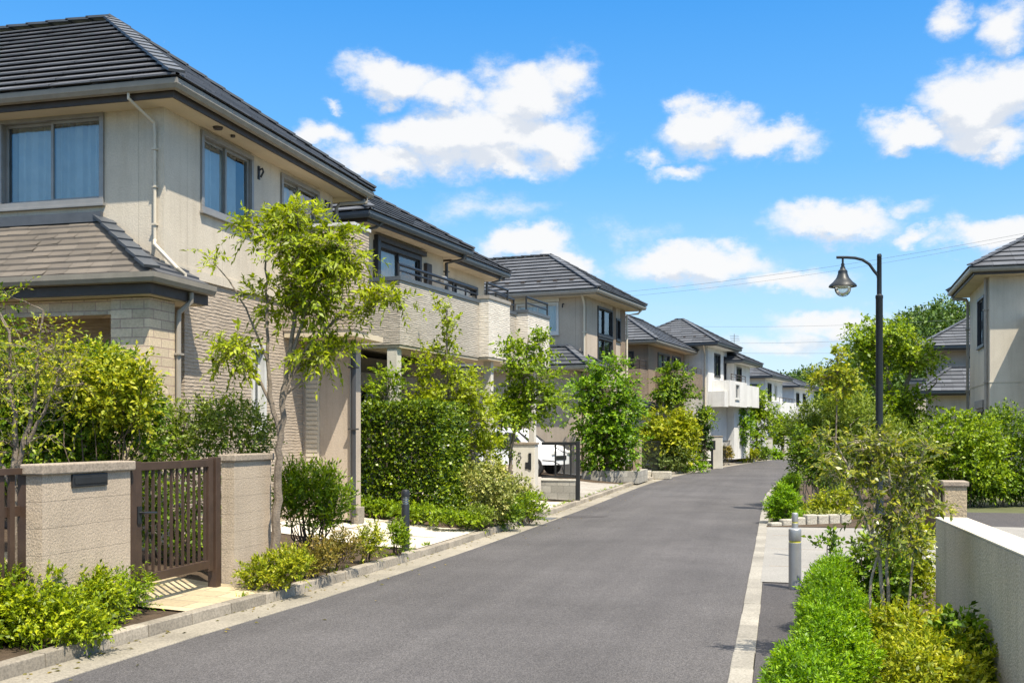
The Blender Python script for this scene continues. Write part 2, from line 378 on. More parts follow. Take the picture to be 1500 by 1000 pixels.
def blob_twigs(blobs, n, inner=.5, lump=.4, nl=14):
    lump *= .86; nl = int(nl * 1.25)
    """twigs springing from lumpy shells. blobs: (centre, radii)"""
    w = np.array([(b[1][0] * b[1][1] + b[1][1] * b[1][2] + b[1][0] * b[1][2]) for b in blobs]); w = w / w.sum()
    Ss, Ds = [], []
    for b, f in zip(blobs, w):
        c = np.array(b[0]); r = np.array(b[1]); m = max(8, int(n * f))
        ln = rdir(nl); lc = c + ln * r * (1 - lump * .75); lr = r * lump * rng.uniform(.7, 1.25, (nl, 1))
        lc = np.vstack([lc, c[None]]); lr = np.vstack([lr, (r * .78)[None]])
        pr = np.full(nl + 1, .86 / nl); pr[-1] = .14; idx = rng.choice(nl + 1, m, p=pr)
        d = rdir(m); rr = inner + (1 - inner) * np.sqrt(rng.uniform(0, 1, (m, 1)))
        Ss.append(lc[idx] + d * lr[idx] * rr)
        nn = unit(d / lr[idx] + .5 * unit((lc[idx] - c) / r + 1e-6) / lr[idx].mean())
        Ds.append(nn)
    return np.vstack(Ss), np.vstack(Ds)
def pxblobs(lobes, D, deep=1.):
    out = []
    for l in lobes:
        d = l[4] if len(l) > 4 else D; k = d / F
        out.append((atD(l[0], l[1], d), (l[2] * k, (l[2] + l[3]) / 2 * k * deep, l[3] * k)))
    return out
def stems_mesh(paths, mat, parent, name='stems', n=5):
    mb = MB()
    for pts, r0, r1 in paths:
        m = len(pts); mb.tube(pts, [r0 + (r1 - r0) * i / (m - 1) for i in range(m)], n)
    return mb.build(name, mat, parent, smooth=True)
def bez(p0, p1, lift, jit=.04, n=6):
    p0 = np.array(p0); p1 = np.array(p1); c = p0 * .55 + p1 * .45; c[2] += lift
    L = np.linalg.norm(p1 - p0); o = []
    for i in range(n + 1):
        t = i / n; p = (1 - t) ** 2 * p0 + 2 * t * (1 - t) * c + t * t * p1
        if 0 < i < n: p = p + rng.normal(size=3) * jit * L
        o.append(p)
    return o
def shrub(name, label, cat, lobes, D, n, k=6, L=.05, W=.014, twig=.14, mat='mid', gz=.12, up=.5, droop=.2, spread=.8, out=.9, inner=.5, lump=.4,
          nstem=6, group=None, blobs=None, bark='bark_d', rise=.3, stem_r=.012, deep=1., nl=14):
    bl = blobs or pxblobs(lobes, D, deep)
    zc = min(b[0][2] - b[1][2] for b in bl)
    c = np.mean([b[0] for b in bl], axis=0); base = np.array([c[0], c[1], gz])
    o = empty(name, label, cat, base, 0, group)
    bl = [(np.array(b[0]) - base, b[1]) for b in bl]
    S, Nn = blob_twigs(bl, n, inner, lump, nl)
    keep = S[:, 2] > .015; S, Nn = S[keep], Nn[keep]
    Dr = unit(Nn * out + rng.normal(size=Nn.shape) * .35 + np.array([0, 0, rise]))
    Ln = twig * rng.uniform(.5, 1.4, len(S))
    P, Dl, N2, l, w = twig_leaves(S, Dr, Ln, k, L, W, spread, up, droop)
    N2 = N2 + np.repeat(Nn, k, 0) * .8
    leaf_mesh('foliage', P, Dl, N2, l, w, LM[mat], o)
    paths = []
    for i in range(nstem):
        b = bl[i % len(bl)]; e = np.array(b[0]) + rdir(1)[0] * np.array(b[1]) * .75
        e[2] = max(e[2], .08)
        s0 = np.array([e[0] * .35 + rng.normal() * .03, e[1] * .35 + rng.normal() * .03, -.05])
        paths.append((bez(s0, e, .12 * abs(e[2]), .03), stem_r, stem_r * .3))
    if nstem: stems_mesh(paths, M[bark], o)
    return o
def tree(name, label, cat, base, trunks, lobes, D, nclump=60, ntw=7, k=7, L=.06, W=.016, twig=.3, mat='bright', bark='bark', up=.6, droop=.3, spread=.9,
         group=None, lift=.12, br=.012, clump_r=.16, deep=1., fill=.55, extra=None, rise=.25, tw_stem=True, out=.7, mats2=None):
    """trunks: list of (world polyline, r0, r1); crown clumps lie in the lobes and hang on branches from the trunks"""
    base = np.array(base, float); o = empty(name, label, cat, base, 0, group)
    bl = [(np.array(b[0]) - base, np.array(b[1])) for b in pxblobs(lobes, D, deep)]
    tr = [([np.array(p) - base for p in t[0]], t[1], t[2]) for t in trunks]
    mb = MB()
    nodes = []
    for pts, r0, r1 in tr:
        dense = []
        for a, b in zip(pts[:-1], pts[1:]):
            for i in range(4): dense.append(a + (b - a) * i / 4)
        dense.append(pts[-1])
        for i in range(1, len(dense) - 1): dense[i] = dense[i] + rng.normal(size=3) * r0 * .22
        m = len(dense); rad = [r0 + (r1 - r0) * (i / (m - 1)) ** .8 for i in range(m)]
        mb.tube(dense, rad, 8)
        nodes += [(p, r) for p, r in zip(dense, rad)][m // 4:]
    NP = np.array([p for p, r in nodes]); NR = np.array([r for p, r in nodes])
    w = np.array([b[1][0] * b[1][1] * b[1][2] for b in bl]) ** .7; w /= w.sum()
    idx = rng.choice(len(bl), nclump, p=w)
    cc = np.array([b[0] for b in bl])[idx]; cr = np.array([b[1] for b in bl])[idx]
    d = rdir(nclump); C = cc + d * cr * (fill + (1 - fill) * rng.uniform(0, 1, (nclump, 1)))
    bmb = MB()
    for c, lc in zip(C, cc):
        hd = np.linalg.norm(NP[:, :2] - c[:2], axis=1)
        cost = np.linalg.norm(NP - c, axis=1) + np.where(NP[:, 2] > c[2] - .25 * hd, 3. * np.maximum(0, NP[:, 2] - c[2] + .25 * hd), 0)
        j = int(np.argmin(cost)); a = NP[j]; Lb = np.linalg.norm(c - a)
        r0 = min(NR[j] * .6, br * (.5 + Lb)); m = bez(a, c, lift * Lb, .035)
        bmb.tube(m, [r0 + (r0 * .25 - r0) * i / 6 for i in range(7)], 5)
    nt = nclump * ntw; Cs = np.repeat(C, ntw, 0); od = np.repeat(unit((C - cc) / cr), ntw, 0)
    S = Cs + rng.normal(size=(nt, 3)) * clump_r * np.array([.6, .6, .32])
    Dr = unit(od * out + rdir(nt) * .9 + np.array([0, 0, rise])); Ln = twig * rng.uniform(.55, 1.3, nt)
    if tw_stem:
        for s_, d_, l_, c_ in zip(S, Dr, Ln, Cs):
            e = s_ + d_ * l_; e[2] -= droop * l_ * .8
            mid = s_ + d_ * l_ * .5; mid[2] -= droop * l_ * .25
            bmb.tube([c_, s_ * .5 + c_ * .5, mid, e], [br * .3, br * .26, br * .2, br * .08], 3, cap=False)
    P, Dl, N2, l, wd = twig_leaves(S, Dr, Ln, k, L, W, spread, up, droop)
    if extra is not None: pass
    mb.build('trunk', M[bark], o, smooth=True)
    bmb.build('branches', M[bark], o, smooth=True)
    leaf_mesh('crown', P, Dl, N2 + np.repeat(od, k, 0) * .4, l, wd, LM[mat], o)
    return o
def box_hedge(name, label, x0, x1, y0, y1, z0, z1, n, mat, L=.05, W=.02, rnd=.12, cat='hedge', rough_top=0.05, k=4, twig=.1, rz=0, group=None, out=1.):
    c = np.array([(x0 + x1) / 2, (y0 + y1) / 2, z0]); o = empty(name, label, cat, c, rz, group)
    hx, hy, hz = (x1 - x0) / 2, (y1 - y0) / 2, z1 - z0
    A = np.array([hy * hz, hy * hz, hx * hz, hx * hz, hx * hy * 1.2]); A = A / A.sum()
    f = rng.choice(5, n, p=A); u = rng.uniform(-1, 1, (n, 2)); S = np.zeros((n, 3)); Nn = np.zeros((n, 3))
    for i, (ax, sg) in enumerate(((0, -1), (0, 1), (1, -1), (1, 1), (2, 1))):
        m = f == i
        if ax == 0: S[m] = np.c_[np.full(m.sum(), sg * hx), u[m, 0] * hy, (u[m, 1] + 1) / 2 * hz]
        elif ax == 1: S[m] = np.c_[u[m, 0] * hx, np.full(m.sum(), sg * hy), (u[m, 1] + 1) / 2 * hz]
        else: S[m] = np.c_[u[m, 0] * hx, u[m, 1] * hy, np.full(m.sum(), hz)]
        Nn[m, ax] = sg
    # round the edges, lumpy surface
    q = np.c_[np.abs(S[:, 0]) / hx, np.abs(S[:, 1]) / hy, S[:, 2] / hz]
    e = np.sort(q, axis=1)[:, 1]; S -= Nn * (rnd * np.clip((e - .88) / .12, 0, 1) ** 2)[:, None]
    lump = np.sin(S[:, 0] * 5.1 + S[:, 2] * 3.3) * np.sin(S[:, 1] * 4.7 + 1) * np.sin(S[:, 2] * 6.1 + S[:, 0] * 2.)
    S += Nn * (lump * .025 - rng.uniform(0, 1, n) ** 1.5 * .14)[:, None]
    S[:, 2] = np.maximum(S[:, 2], .03)
    Dr = unit(Nn * .8 * out + rng.normal(size=(n, 3)) * .5 + np.array([0, 0, .35])); Ln = twig * rng.uniform(.5, 1.5, n)
    m = (f == 4); Ln[m] += rough_top * rng.uniform(0, 1.6, m.sum())
    P, Dl, N2, l, w = twig_leaves(S, Dr, Ln, k, L, W, .8, .3, .1)
    leaf_mesh('foliage', P, Dl, N2 + np.repeat(Nn, k, 0) * .35, l, w, LM[mat], o)
    paths = [(bez((rng.uniform(-hx, hx) * .8, rng.uniform(-hy, hy) * .8, -.05), (rng.uniform(-hx, hx) * .7, rng.uniform(-hy, hy) * .7, hz * .8), 0, .03), .018, .006) for _ in range(10)]
    stems_mesh(paths, M['bark_d'], o)
    return o

# ------------------------------------------------------------------ street and ground
def catmull(pts, step=.6):
    pts = [np.array(p, float) for p in pts]; o = []
    for i in range(len(pts) - 1):
        a = pts[max(i - 1, 0)]; b = pts[i]; c = pts[i + 1]; d = pts[min(i + 2, len(pts) - 1)]
        n = max(1, int(np.linalg.norm(c - b) / step))
        for j in range(n):
            t = j / n
            m1 = (c - a) / 2; m2 = (d - b) / 2
            o.append((2 * t ** 3 - 3 * t * t + 1) * b + (t ** 3 - 2 * t * t + t) * m1 + (-2 * t ** 3 + 3 * t * t) * c + (t ** 3 - t * t) * m2)
    o.append(pts[-1]); return np.array(o)
LE = catmull([(-5.2, -30), (-5.0, -4), (-4.85, 6.2), (-4.62, 10), (-4.48, 14), (-4.41, 19), (-4.41, 25), (-4.47, 31), (-4.45, 37), (-4.12, 44), (-3.26, 52.5), (-1.94, 63), (-.09, 74.5), (2.6, 86), (6.5, 98), (12, 110), (20, 124), (32, 138)])
RE = catmull([(-.3, -30), (-.34, 0), (-.38, 7.4), (-.44, 16.4), (-.5, 24), (-.5, 31), (-.12, 40), (.45, 49.6), (1.35, 58), (2.7, 67), (4.7, 77), (7.6, 88), (11.5, 98), (17, 109), (25, 121), (36, 133)])
def normals(P):
    t = np.gradient(P, axis=0); t = unit(t); return np.c_[-t[:, 1], t[:, 0]]     # to the left of travel
LN, RN = normals(LE), -normals(RE)
def ribbon(name, P, Nn, prof, mat, a=None, b=None, kind=True, mi=None):
    """prof: (offset from the edge, z)"""
    sel = np.ones(len(P), bool)
    if a is not None: sel &= P[:, 1] >= a
    if b is not None: sel &= P[:, 1] <= b
    P, Nn = P[sel], Nn[sel]; mb = MB(); m = len(prof)
    for p, n in zip(P, Nn):
        for d, z in prof: mb.v.append((p[0] + n[0] * d, p[1] + n[1] * d, z))
    for i in range(len(P) - 1):
        for k in range(m - 1):
            mb.f.append((i * m + k, i * m + k + 1, (i + 1) * m + k + 1, (i + 1) * m + k)); mb.m.append(0)
    o = mb.build(name, mat); return struct(o) if kind else o
mb = MB(); mb.quad((-2500, -300, -.03), (2500, -300, -.03), (2500, 4000, -.03), (-2500, 4000, -.03)); struct(mb.build('ground', M['earth']))
mb = MB(); n = min(len(LE), len(RE))
li = np.linspace(0, len(LE) - 1, 240); ri = np.linspace(0, len(RE) - 1, 240)
lp = np.c_[np.interp(li, range(len(LE)), LE[:, 0]), np.interp(li, range(len(LE)), LE[:, 1])]; rp = np.c_[np.interp(ri, range(len(RE)), RE[:, 0]), np.interp(ri, range(len(RE)), RE[:, 1])]
for a, b in zip(lp, rp): mb.v += [(a[0], a[1], 0), (b[0] * .5 + a[0] * .5, b[1] * .5 + a[1] * .5, .025), (b[0], b[1], 0)]
for i in range(239):
    for k in (0, 1): mb.f.append((3 * i + k, 3 * i + k + 1, 3 * i + 4 + k, 3 * i + 3 + k)); mb.m.append(0)
struct(mb.build('road', M['asphalt'], smooth=True))
# concrete gutter slabs and kerb stones on the left, flush strip on the right: single stones with open joints
def drive_z(y):                       # kerb lowered in front of the driveways
    for a, b in ((13.55, 17.4), (21.9, 33.2), (36.0, 40.5), (47.5, 60)):
        if a < y < b: return .092
    return .105
def stones(name, P, Nn, d0, d1, z0, zf, mat, length, gap, ymin=-6, ymax=100, slope=0.):
    s = np.r_[0, np.cumsum(np.linalg.norm(np.diff(P, axis=0), axis=1))]; mb = MB(); t = 0.
    at = lambda q: (np.array([np.interp(q, s, P[:, 0]), np.interp(q, s, P[:, 1])]), unit(np.array([np.interp(q, s, Nn[:, 0]), np.interp(q, s, Nn[:, 1])])))
    while t < s[-1] - length:
        a, na = at(t); b, nb = at(t + length - gap); t += length
        if not ymin < a[1] < ymax: continue
        z = zf((a[1] + b[1]) / 2) + rng.normal() * .0015; j = rng.normal() * .003
        q = lambda p, n, d, zz: (p[0] + n[0] * (d + j), p[1] + n[1] * (d + j), zz)
        mb.hexa([q(a, na, d0, z0), q(a, na, d1, z0), q(b, nb, d1, z0), q(b, nb, d0, z0), q(a, na, d0 + slope, z), q(a, na, d1, z + slope * .1), q(b, nb, d1, z + slope * .1), q(b, nb, d0 + slope, z)])
    o = mb.build(name, mat, bevel=.008); return struct(o)
stones('gutter', LE, LN, .0, .36, -.06, lambda y: .008, M['gutter_c'], 2., .009)
stones('kerb', LE, LN, .362, .50, -.06, drive_z, M['kerb_c'], .6, .012, slope=.012)
stones('edge_strip', RE, RN, .0, .165, -.06, lambda y: .012, M['strip_c'], .6, .009, ymax=45)
def gl(d):                            # height of the left gardens, d metres behind the kerb
    return .085 + .30 * min(max((d - .5) / 3., 0), 1) + .06 * min(max((d - 4) / 6., 0), 1)
prof = [(.50, -.03), (.503, .085)] + [(.5 + d, gl(d)) for d in (.5, 1., 1.5, 2, 2.5, 3, 3.5, 4.5, 7, 10, 18)]
ribbon('planting_bed', LE, LN, prof, M['soil'], -6, 96)
def garden_strip(name, mat, y0, y1, d0, d1, dz):
    o = ribbon(name, LE, LN, [(.503 + d, gl(d) + dz) for d in np.linspace(d0, d1, 8)], mat, y0, y1); return o
garden_strip('driveway', M['drive_c'], 13.5, 17.55, 0.0, 4.6, .012)
garden_strip('entry_path', M['pave'], 8.15, 10.1, 0.0, 5.5, .012)
garden_strip('driveway', M['drive_c'], 21.8, 24.9, 0.0, 3.2, .012)
garden_strip('driveway', M['pave_grey'], 24.9, 33.4, 0.0, 6.5, .014)
garden_strip('driveway', M['drive_c'], 36., 40.6, 0.0, 6.5, .012)
garden_strip('driveway', M['drive_c'], 51., 60, 0.0, 5.5, .012)
# driveway joints: slightly raised dark strips of gravel between the slabs
mb = MB()
for y in (14.9, 16.2): mb.box(-9.2, -5.1, y, y + .05, gl(0), gl(0) + .001)
mb = MB()
def strip_line(x0, x1, y, w):
    q = [(x, y + dy, gl(-4.98 - x + .07) + .0165) for x, dy in ((x0, 0), (x0, w), (x1, w), (x1, 0))]; mb.quad(*q)
for i in range(7):
    a = -8.6 + i * .5; strip_line(a + .5, a, 15.45, .05)
    strip_line(a + .5, a, 16.75, .03)
for x in (-6.6,):
    mb.quad((x, 13.55, gl(1.62) + .0168), (x, 17.5, gl(1.62) + .0168), (x - .05, 17.5, gl(1.67) + .0168), (x - .05, 13.55, gl(1.67) + .0168))
struct(mb.build('driveway_joints', M['cap']))
# right side
ribbon('side_strip', RE, RN, [(.167, .004), (.9, .006), (1.6, .008), (2.9, .008)], M['asphalt_side'], -6, 13)
mb = MB(); mb.quad((-.27, 12.4, .0145), (2.0, 12.4, .0145), (2.6, 20.0, .0145), (-.31, 19.7, .0145)); struct(mb.build('entry_apron', M['drive_r']))
mb = MB()
for y in (13.9, 16.0, 18.1): mb.box(-.2, 2.2, y, y + .018, 0, .017)
struct(mb.build('apron_joints', M['cap']))
mb = MB(); mb.quad((2.0, 3, .006), (40, 3, .006), (40, 24.6, .006), (2.6, 24.6, .006)); struct(mb.build('parking_yard', M['asphalt_side']))
mb = MB(); mb.quad((2.9, 17.2, .0105), (10, 16.2, .0105), (10, 20.2, .0105), (3.2, 20.9, .0105)); struct(mb.build('yard_slab', M['drive_r']))
mb = MB(); mb.quad((-.33, 19.75, .0185), (2.62, 20.05, .0185), (4, 60, .0185), (1.0, 50, .0185)); struct(mb.build('shrub_bed', M['soil']))
mb = MB(); mb.quad((.1, -4, .014), (1.98, -4, .014), (1.98, 12.38, .014), (.22, 12.38, .014)); struct(mb.build('shrub_bed', M['soil']))
# dark sheet and iron drain cover, put in for shadow-like smears at the kerb
mb = MB(); p = onZ(800, 757); mb.poly([(p[0] + a, p[1] + b, .0042 + .0125 * max(0, p[0] + a + 4.41)) for a, b in ((0.25, .0), (.7, -.12), (1.15, .1), (1.2, .42), (.75, .62), (.3, .5))]); struct(mb.build('smear_patch', M['asphalt_side']))
o = MB(); o.box(-4.72, -4.44, 20.3, 20.9, -.03, .012)
for i in range(7): o.box(-4.70, -4.46, 20.335 + i * .08, 20.375 + i * .08, .0, .016, 1)
tag(o.build('drain_grate', [M['pipe_d'], M['steel']]), 'small dark iron drain grate let into the pale concrete gutter', 'drain grate')

# ------------------------------------------------------------------ hill and sky
mb = MB(); nx, ny = 60, 10
ridge = [(-30, 2), (20, 8), (60, 15), (78, 15), (88, 11), (110, 9), (140, 10)]
def hill_h(x, y):
    a = np.interp(x, [-90, -10, 3.5, 10, 14, 18, 24, 34, 60, 120, 200], [5, 5.5, 6.5, 8, 13, 16.5, 18, 18.5, 16, 12, 8]); return a * max(0, 1 - ((y - 190) / 65) ** 2) - .5
for j in range(ny + 1):
    for i in range(nx + 1):
        x = -120 + 340 * i / nx; y = 125 + 130 * j / ny; mb.v.append((x, y, hill_h(x, y)))
for j in range(ny):
    for i in range(nx):
        k = j * (nx + 1) + i; mb.f.append((k, k + 1, k + nx + 2, k + nx + 1)); mb.m.append(0)
struct(mb.build('hill', M['earth'], smooth=True))
# woodland on the hill, reads as one mass
bl = []
for i in range(300):
    x = rng.uniform(-16, 52); y = rng.uniform(135, 194); r = rng.uniform(2., 3.6); z = hill_h(x, y)
    bl.append(((x, y, z + r * .8), (r, r, r * 1.15)))
S, Nn = blob_twigs(bl, 130000, .6, .42, 12)
o = leaf_mesh('woodland', S, unit(Nn + rng.normal(size=Nn.shape) * .7), Nn + np.array([0, 0, .5]) + rng.normal(size=Nn.shape) * .4, rng.uniform(.3, .7, len(S)), rng.uniform(.10, .2, len(S)), LM['wood'], None)
tag(o, None, None, None, 'stuff')
# leaf litter along the left gutter and weeds in the joint behind the kerb
n = 420; y = rng.uniform(3, 40, n); e = np.interp(y, LE[:, 1], LE[:, 0]); off = np.where(rng.uniform(0, 1, n) < .7, .36 - np.abs(rng.normal(0, .09, n)), rng.normal(-.1, .35, n))
o = leaf_mesh('leaf_litter', np.c_[e - np.clip(off, -1.2, .355), y, np.where(off < 0, .012, .011)], np.c_[rng.normal(size=(n, 2)), np.full(n, .12)], np.tile([0., 0, 1], (n, 1)) + rng.normal(size=(n, 3)) * .2, rng.uniform(.025, .06, n), rng.uniform(.007, .014, n), LM['rust'], None); tag(o, None, None, None, 'stuff')
n = 900; c = rng.uniform(2, 34, 60); y = np.repeat(c, 15) + rng.normal(0, .05, n); e = np.interp(y, LE[:, 1], LE[:, 0])
o = leaf_mesh('kerb_weeds', np.c_[e - .52 - np.abs(rng.normal(0, .02, n)), y, np.full(n, .08)], np.c_[rng.normal(0, .6, (n, 2)), np.ones(n)], rng.normal(size=(n, 3)) + [1, 0, 0], rng.uniform(.04, .11, n), np.full(n, .006), LM['bright'], None); tag(o, None, None, None, 'stuff')

def sc2(c, k): return tuple(x * k for x in c)
def sky():
    w = bpy.data.worlds.new('World'); scene.world = w; w.use_nodes = True; nt = w.node_tree; bg = nt.nodes['Background']
    st = nt.nodes.new('ShaderNodeTexSky'); st.sky_type = 'NISHITA'; st.sun_disc = False
    st.sun_elevation = SUN_EL; st.sun_rotation = SUN_ROT; st.air_density = 1.0; st.dust_density = .2; st.ozone_density = 2.2
    hs = nt.nodes.new('ShaderNodeHueSaturation'); hs.inputs['Saturation'].default_value = SKY_SAT; hs.inputs['Value'].default_value = SKY_VAL; hs.inputs['Hue'].default_value = .495
    nt.links.new(st.outputs[0], hs.inputs['Color'])
    tc = nt.nodes.new('ShaderNodeTexCoord'); sep = nt.nodes.new('ShaderNodeSeparateXYZ'); nt.links.new(tc.outputs['Generated'], sep.inputs[0])
    az = math_n(nt, 'ARCTAN2', sep.outputs[0], sep.outputs[1]); el = math_n(nt, 'ARCSINE', sep.outputs[2])
    K = 1 / (SKY_STR * 2 ** EXPO)
    grad = ramp(nt, math_n(nt, 'MULTIPLY', el, 1.5), [(0., sc2((.50, .72, .95), K)), (.18, sc2((.30, .62, .97), K)), (.36, sc2((.13, .46, .94), K)), (.62, sc2((.02, .30, .86), K)), (1., sc2((.02, .28, .80), K))])
    skyc = mixc(nt, .78, hs.outputs[0], grad)
    cb = nt.nodes.new('ShaderNodeCombineXYZ'); nt.links.new(az, cb.inputs[0]); nt.links.new(el, cb.inputs[1])
    def vm(op, a, b=None):
        n = nt.nodes.new('ShaderNodeVectorMath'); n.operation = op
        for i, x in enumerate((a, b)):
            if x is None: continue
            if isinstance(x, tuple): n.inputs[i].default_value = x
            else: nt.links.new(x, n.inputs[i])
        return n
    def warped(off):
        c = vm('ADD', cb.outputs[0], off).outputs[0]
        st_ = vm('MULTIPLY', c, (1., 1.45, 1.)).outputs[0]
        n1 = noise(nt, st_, 13., 8, .6, 'Color'); n2 = noise(nt, st_, 4.5, 3, .5, 'Color')
        d1 = vm('MULTIPLY', vm('SUBTRACT', n1, (.5, .5, .5)).outputs[0], (.085, .07, 0)).outputs[0]
        d2 = vm('MULTIPLY', vm('SUBTRACT', n2, (.5, .5, .5)).outputs[0], (.05, .03, 0)).outputs[0]
        q = vm('ADD', vm('ADD', c, d1).outputs[0], d2).outputs[0]
        f = None
        for px, py, rx, ry, wt in CLOUDS:
            d = ray(px, py); d = d / np.linalg.norm(d); a = math.atan2(d[0], d[1]); e = math.asin(d[2])
            k = math.cos(math.atan((px - 750) / F)) ** 2
            ln = vm('LENGTH', vm('MULTIPLY', vm('SUBTRACT', q, (a, e, 0)).outputs[0], (F / rx / k, F / ry, 0)).outputs[0]).outputs[1]
            g = math_n(nt, 'MULTIPLY', math_n(nt, 'SUBTRACT', 1., ln), wt)
            f = g if f is None else math_n(nt, 'MAXIMUM', f, g)
        n3 = noise(nt, st_, 22., 10, .68)
        return math_n(nt, 'ADD', f, math_n(nt, 'MULTIPLY', math_n(nt, 'SUBTRACT', n3, .5), .95))
    f = warped((0, 0, 0))
    fu = warped((.004, .020, 0))                      # thickness towards the light, for the cloud's own shade
    def sstep(x, a, b):
        m = nt.nodes.new('ShaderNodeMapRange'); m.interpolation_type = 'SMOOTHERSTEP'; m.inputs[1].default_value = a; m.inputs[2].default_value = b; nt.links.new(x, m.inputs[0]); return m.outputs[0]
    al = sstep(f, -.16, .62)
    sh = math_n(nt, 'ADD', math_n(nt, 'MULTIPLY', math_n(nt, 'SUBTRACT', fu, f), 1.1), math_n(nt, 'MULTIPLY', fu, .32))
    shade = sstep(sh, .0, .62)
    white = ramp(nt, shade, [(0., CLOUD_HI), (1., CLOUD_LO)])
    # faint haze of thin cloud near the horizon
    hz = math_n(nt, 'MULTIPLY', sstep(el, .26, .02), math_n(nt, 'ADD', .0, math_n(nt, 'MULTIPLY', noise(nt, vm('MULTIPLY', cb.outputs[0], (1., 4., 1.)).outputs[0], 6., 6, .6), .5)))
    c = mixc(nt, hz, skyc, sc2(CLOUD_HI, .85))
    over = math_n(nt, 'MULTIPLY', sstep(el, .55, .8), sstep(noise(nt, tc.outputs['Generated'], 2.2, 7, .6), .32, .52))   # unseen broken cloud overhead, added as neutral fill for the shadows
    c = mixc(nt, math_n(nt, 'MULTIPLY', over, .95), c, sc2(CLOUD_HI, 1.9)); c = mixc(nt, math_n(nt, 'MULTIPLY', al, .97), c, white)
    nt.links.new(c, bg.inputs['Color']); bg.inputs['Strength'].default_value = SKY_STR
def _sc2(c, k): return tuple(x * k for x in c)
SUND = np.array([.43, -.38, 1.0]); SUND = SUND / np.linalg.norm(SUND)
SUN_EL = math.asin(SUND[2]); SUN_ROT = math.atan2(SUND[0], SUND[1])
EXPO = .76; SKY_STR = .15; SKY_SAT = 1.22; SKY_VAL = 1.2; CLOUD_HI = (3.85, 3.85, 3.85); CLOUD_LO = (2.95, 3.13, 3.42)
CLOUDS = [(700, 205, 175, 62, 1.2), (770, 140, 95, 48, 1), (575, 112, 85, 32, .95), (650, 135, 60, 30, .9), (835, 120, 50, 44, .8), (610, 195, 90, 36, 1), (560, 238, 95, 32, 1), (470, 210, 45, 24, .8), (725, 245, 75, 26, .9), (800, 210, 75, 40, 1),
          (488, 158, 20, 10, .5), (1035, 188, 85, 40, 1.1), (1130, 205, 85, 32, .95), (1000, 180, 40, 26, .9), (940, 222, 30, 18, .6), (980, 248, 42, 15, .6),
          (1425, 150, 105, 58, 1.15), (1330, 195, 75, 26, .95), (1475, 120, 75, 48, 1), (1440, 195, 90, 26, .9), (1382, 22, 42, 30, .65), (1480, 22, 55, 38, .8),
          (1230, 330, 115, 33, 1.05), (1445, 342, 75, 30, 1), (1362, 338, 32, 13, .6), (1015, 385, 130, 36, 1.1), (1150, 413, 105, 24, .85), (765, 365, 80, 36, 1.15), (820, 390, 60, 26, 1),
          (1210, 472, 95, 22, .8), (715, 303, 80, 18, .3), (1150, 500, 140, 22, .5), (1330, 460, 60, 22, .5), (1330, 297, 45, 12, .35), (930, 340, 60, 14, .2), (250, 60, 1, 1, .1),
          (-300, 300, 260, 90, 1), (-700, 150, 300, 100, 1), (1900, 250, 260, 90, 1), (2400, 380, 300, 80, 1)]
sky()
sl = bpy.data.lights.new('sun', 'SUN'); sl.energy = 4.8; sl.angle = R(.53); sl.color = (1., .91, .76)
so = bpy.data.objects.new('sun', sl); COL.objects.link(so); so.rotation_euler = Vector(tuple(SUND)).to_track_quat('Z', 'Y').to_euler()
cam = bpy.data.cameras.new('camera'); co = bpy.data.objects.new('camera', cam); COL.objects.link(co)
cam.sensor_width = 36; cam.lens = 36 * F / 1500; cam.shift_y = (HZ - 500) / 1500; cam.clip_end = 6000
co.location = (0, 0, H); co.rotation_euler = (R(90), 0, TH); scene.camera = co
scene.view_settings.view_transform = 'Standard'; scene.view_settings.look = 'None'; scene.view_settings.exposure = EXPO; scene.view_settings.gamma = 1
scene.render.resolution_x = 1500; scene.render.resolution_y = 1000
cy = scene.cycles if hasattr(scene, 'cycles') else None
if cy:
    cy.max_bounces = 6; cy.transparent_max_bounces = 8; cy.diffuse_bounces = 3; cy.glossy_bounces = 3; cy.transmission_bounces = 4; cy.use_denoising = True; cy.sample_clamp_indirect = 6

# ------------------------------------------------------------------ house kit (house coordinates: +x to the street, +y along the street, z up)
def wall_grid(mb, face, a0, a1, z0, z1, plane, opens, depth=.14, room=.7):
    sg = {'S': -1, 'N': 1, 'E': 1, 'W': -1}[face]
    P = (lambda a, o, z: (a, plane + sg * o, z)) if face in 'SN' else (lambda a, o, z: (plane + sg * o, a, z))
    flip = face in 'NW'
    def q(a, b, c, d, mi=0): mb.quad(*((d, c, b, a) if flip else (a, b, c, d)), mi=mi)
    if face == 'W': pass
    A = sorted({a0, a1, *[o[0] for o in opens], *[o[1] for o in opens]}); Z = sorted({z0, z1, *[o[2] for o in opens], *[o[3] for o in opens]})
    A = [a for a in A if a0 <= a <= a1]; Z = [z for z in Z if z0 <= z <= z1]
    for i in range(len(A) - 1):
        for j in range(len(Z) - 1):
            ca, cz = (A[i] + A[i + 1]) / 2, (Z[j] + Z[j + 1]) / 2
            if any(o[0] < ca < o[1] and o[2] < cz < o[3] for o in opens): continue
            q(P(A[i], 0, Z[j]), P(A[i + 1], 0, Z[j]), P(A[i + 1], 0, Z[j + 1]), P(A[i], 0, Z[j + 1]))
    for o in opens:
        b0, b1, y0, y1 = o[:4]
        for (p, r) in (((b0, y0), (b1, y0)), ((b1, y0), (b1, y1)), ((b1, y1), (b0, y1)), ((b0, y1), (b0, y0))):
            q(P(p[0], 0, p[1]), P(r[0], 0, r[1]), P(r[0], -depth, r[1]), P(p[0], -depth, p[1]))
            q(P(p[0], -depth, p[1]), P(r[0], -depth, r[1]), P(r[0], -room, r[1]), P(p[0], -room, p[1]), 1)
        q(P(b0, -room, y0), P(b1, -room, y0), P(b1, -room, y1), P(b0, -room, y1), 1)
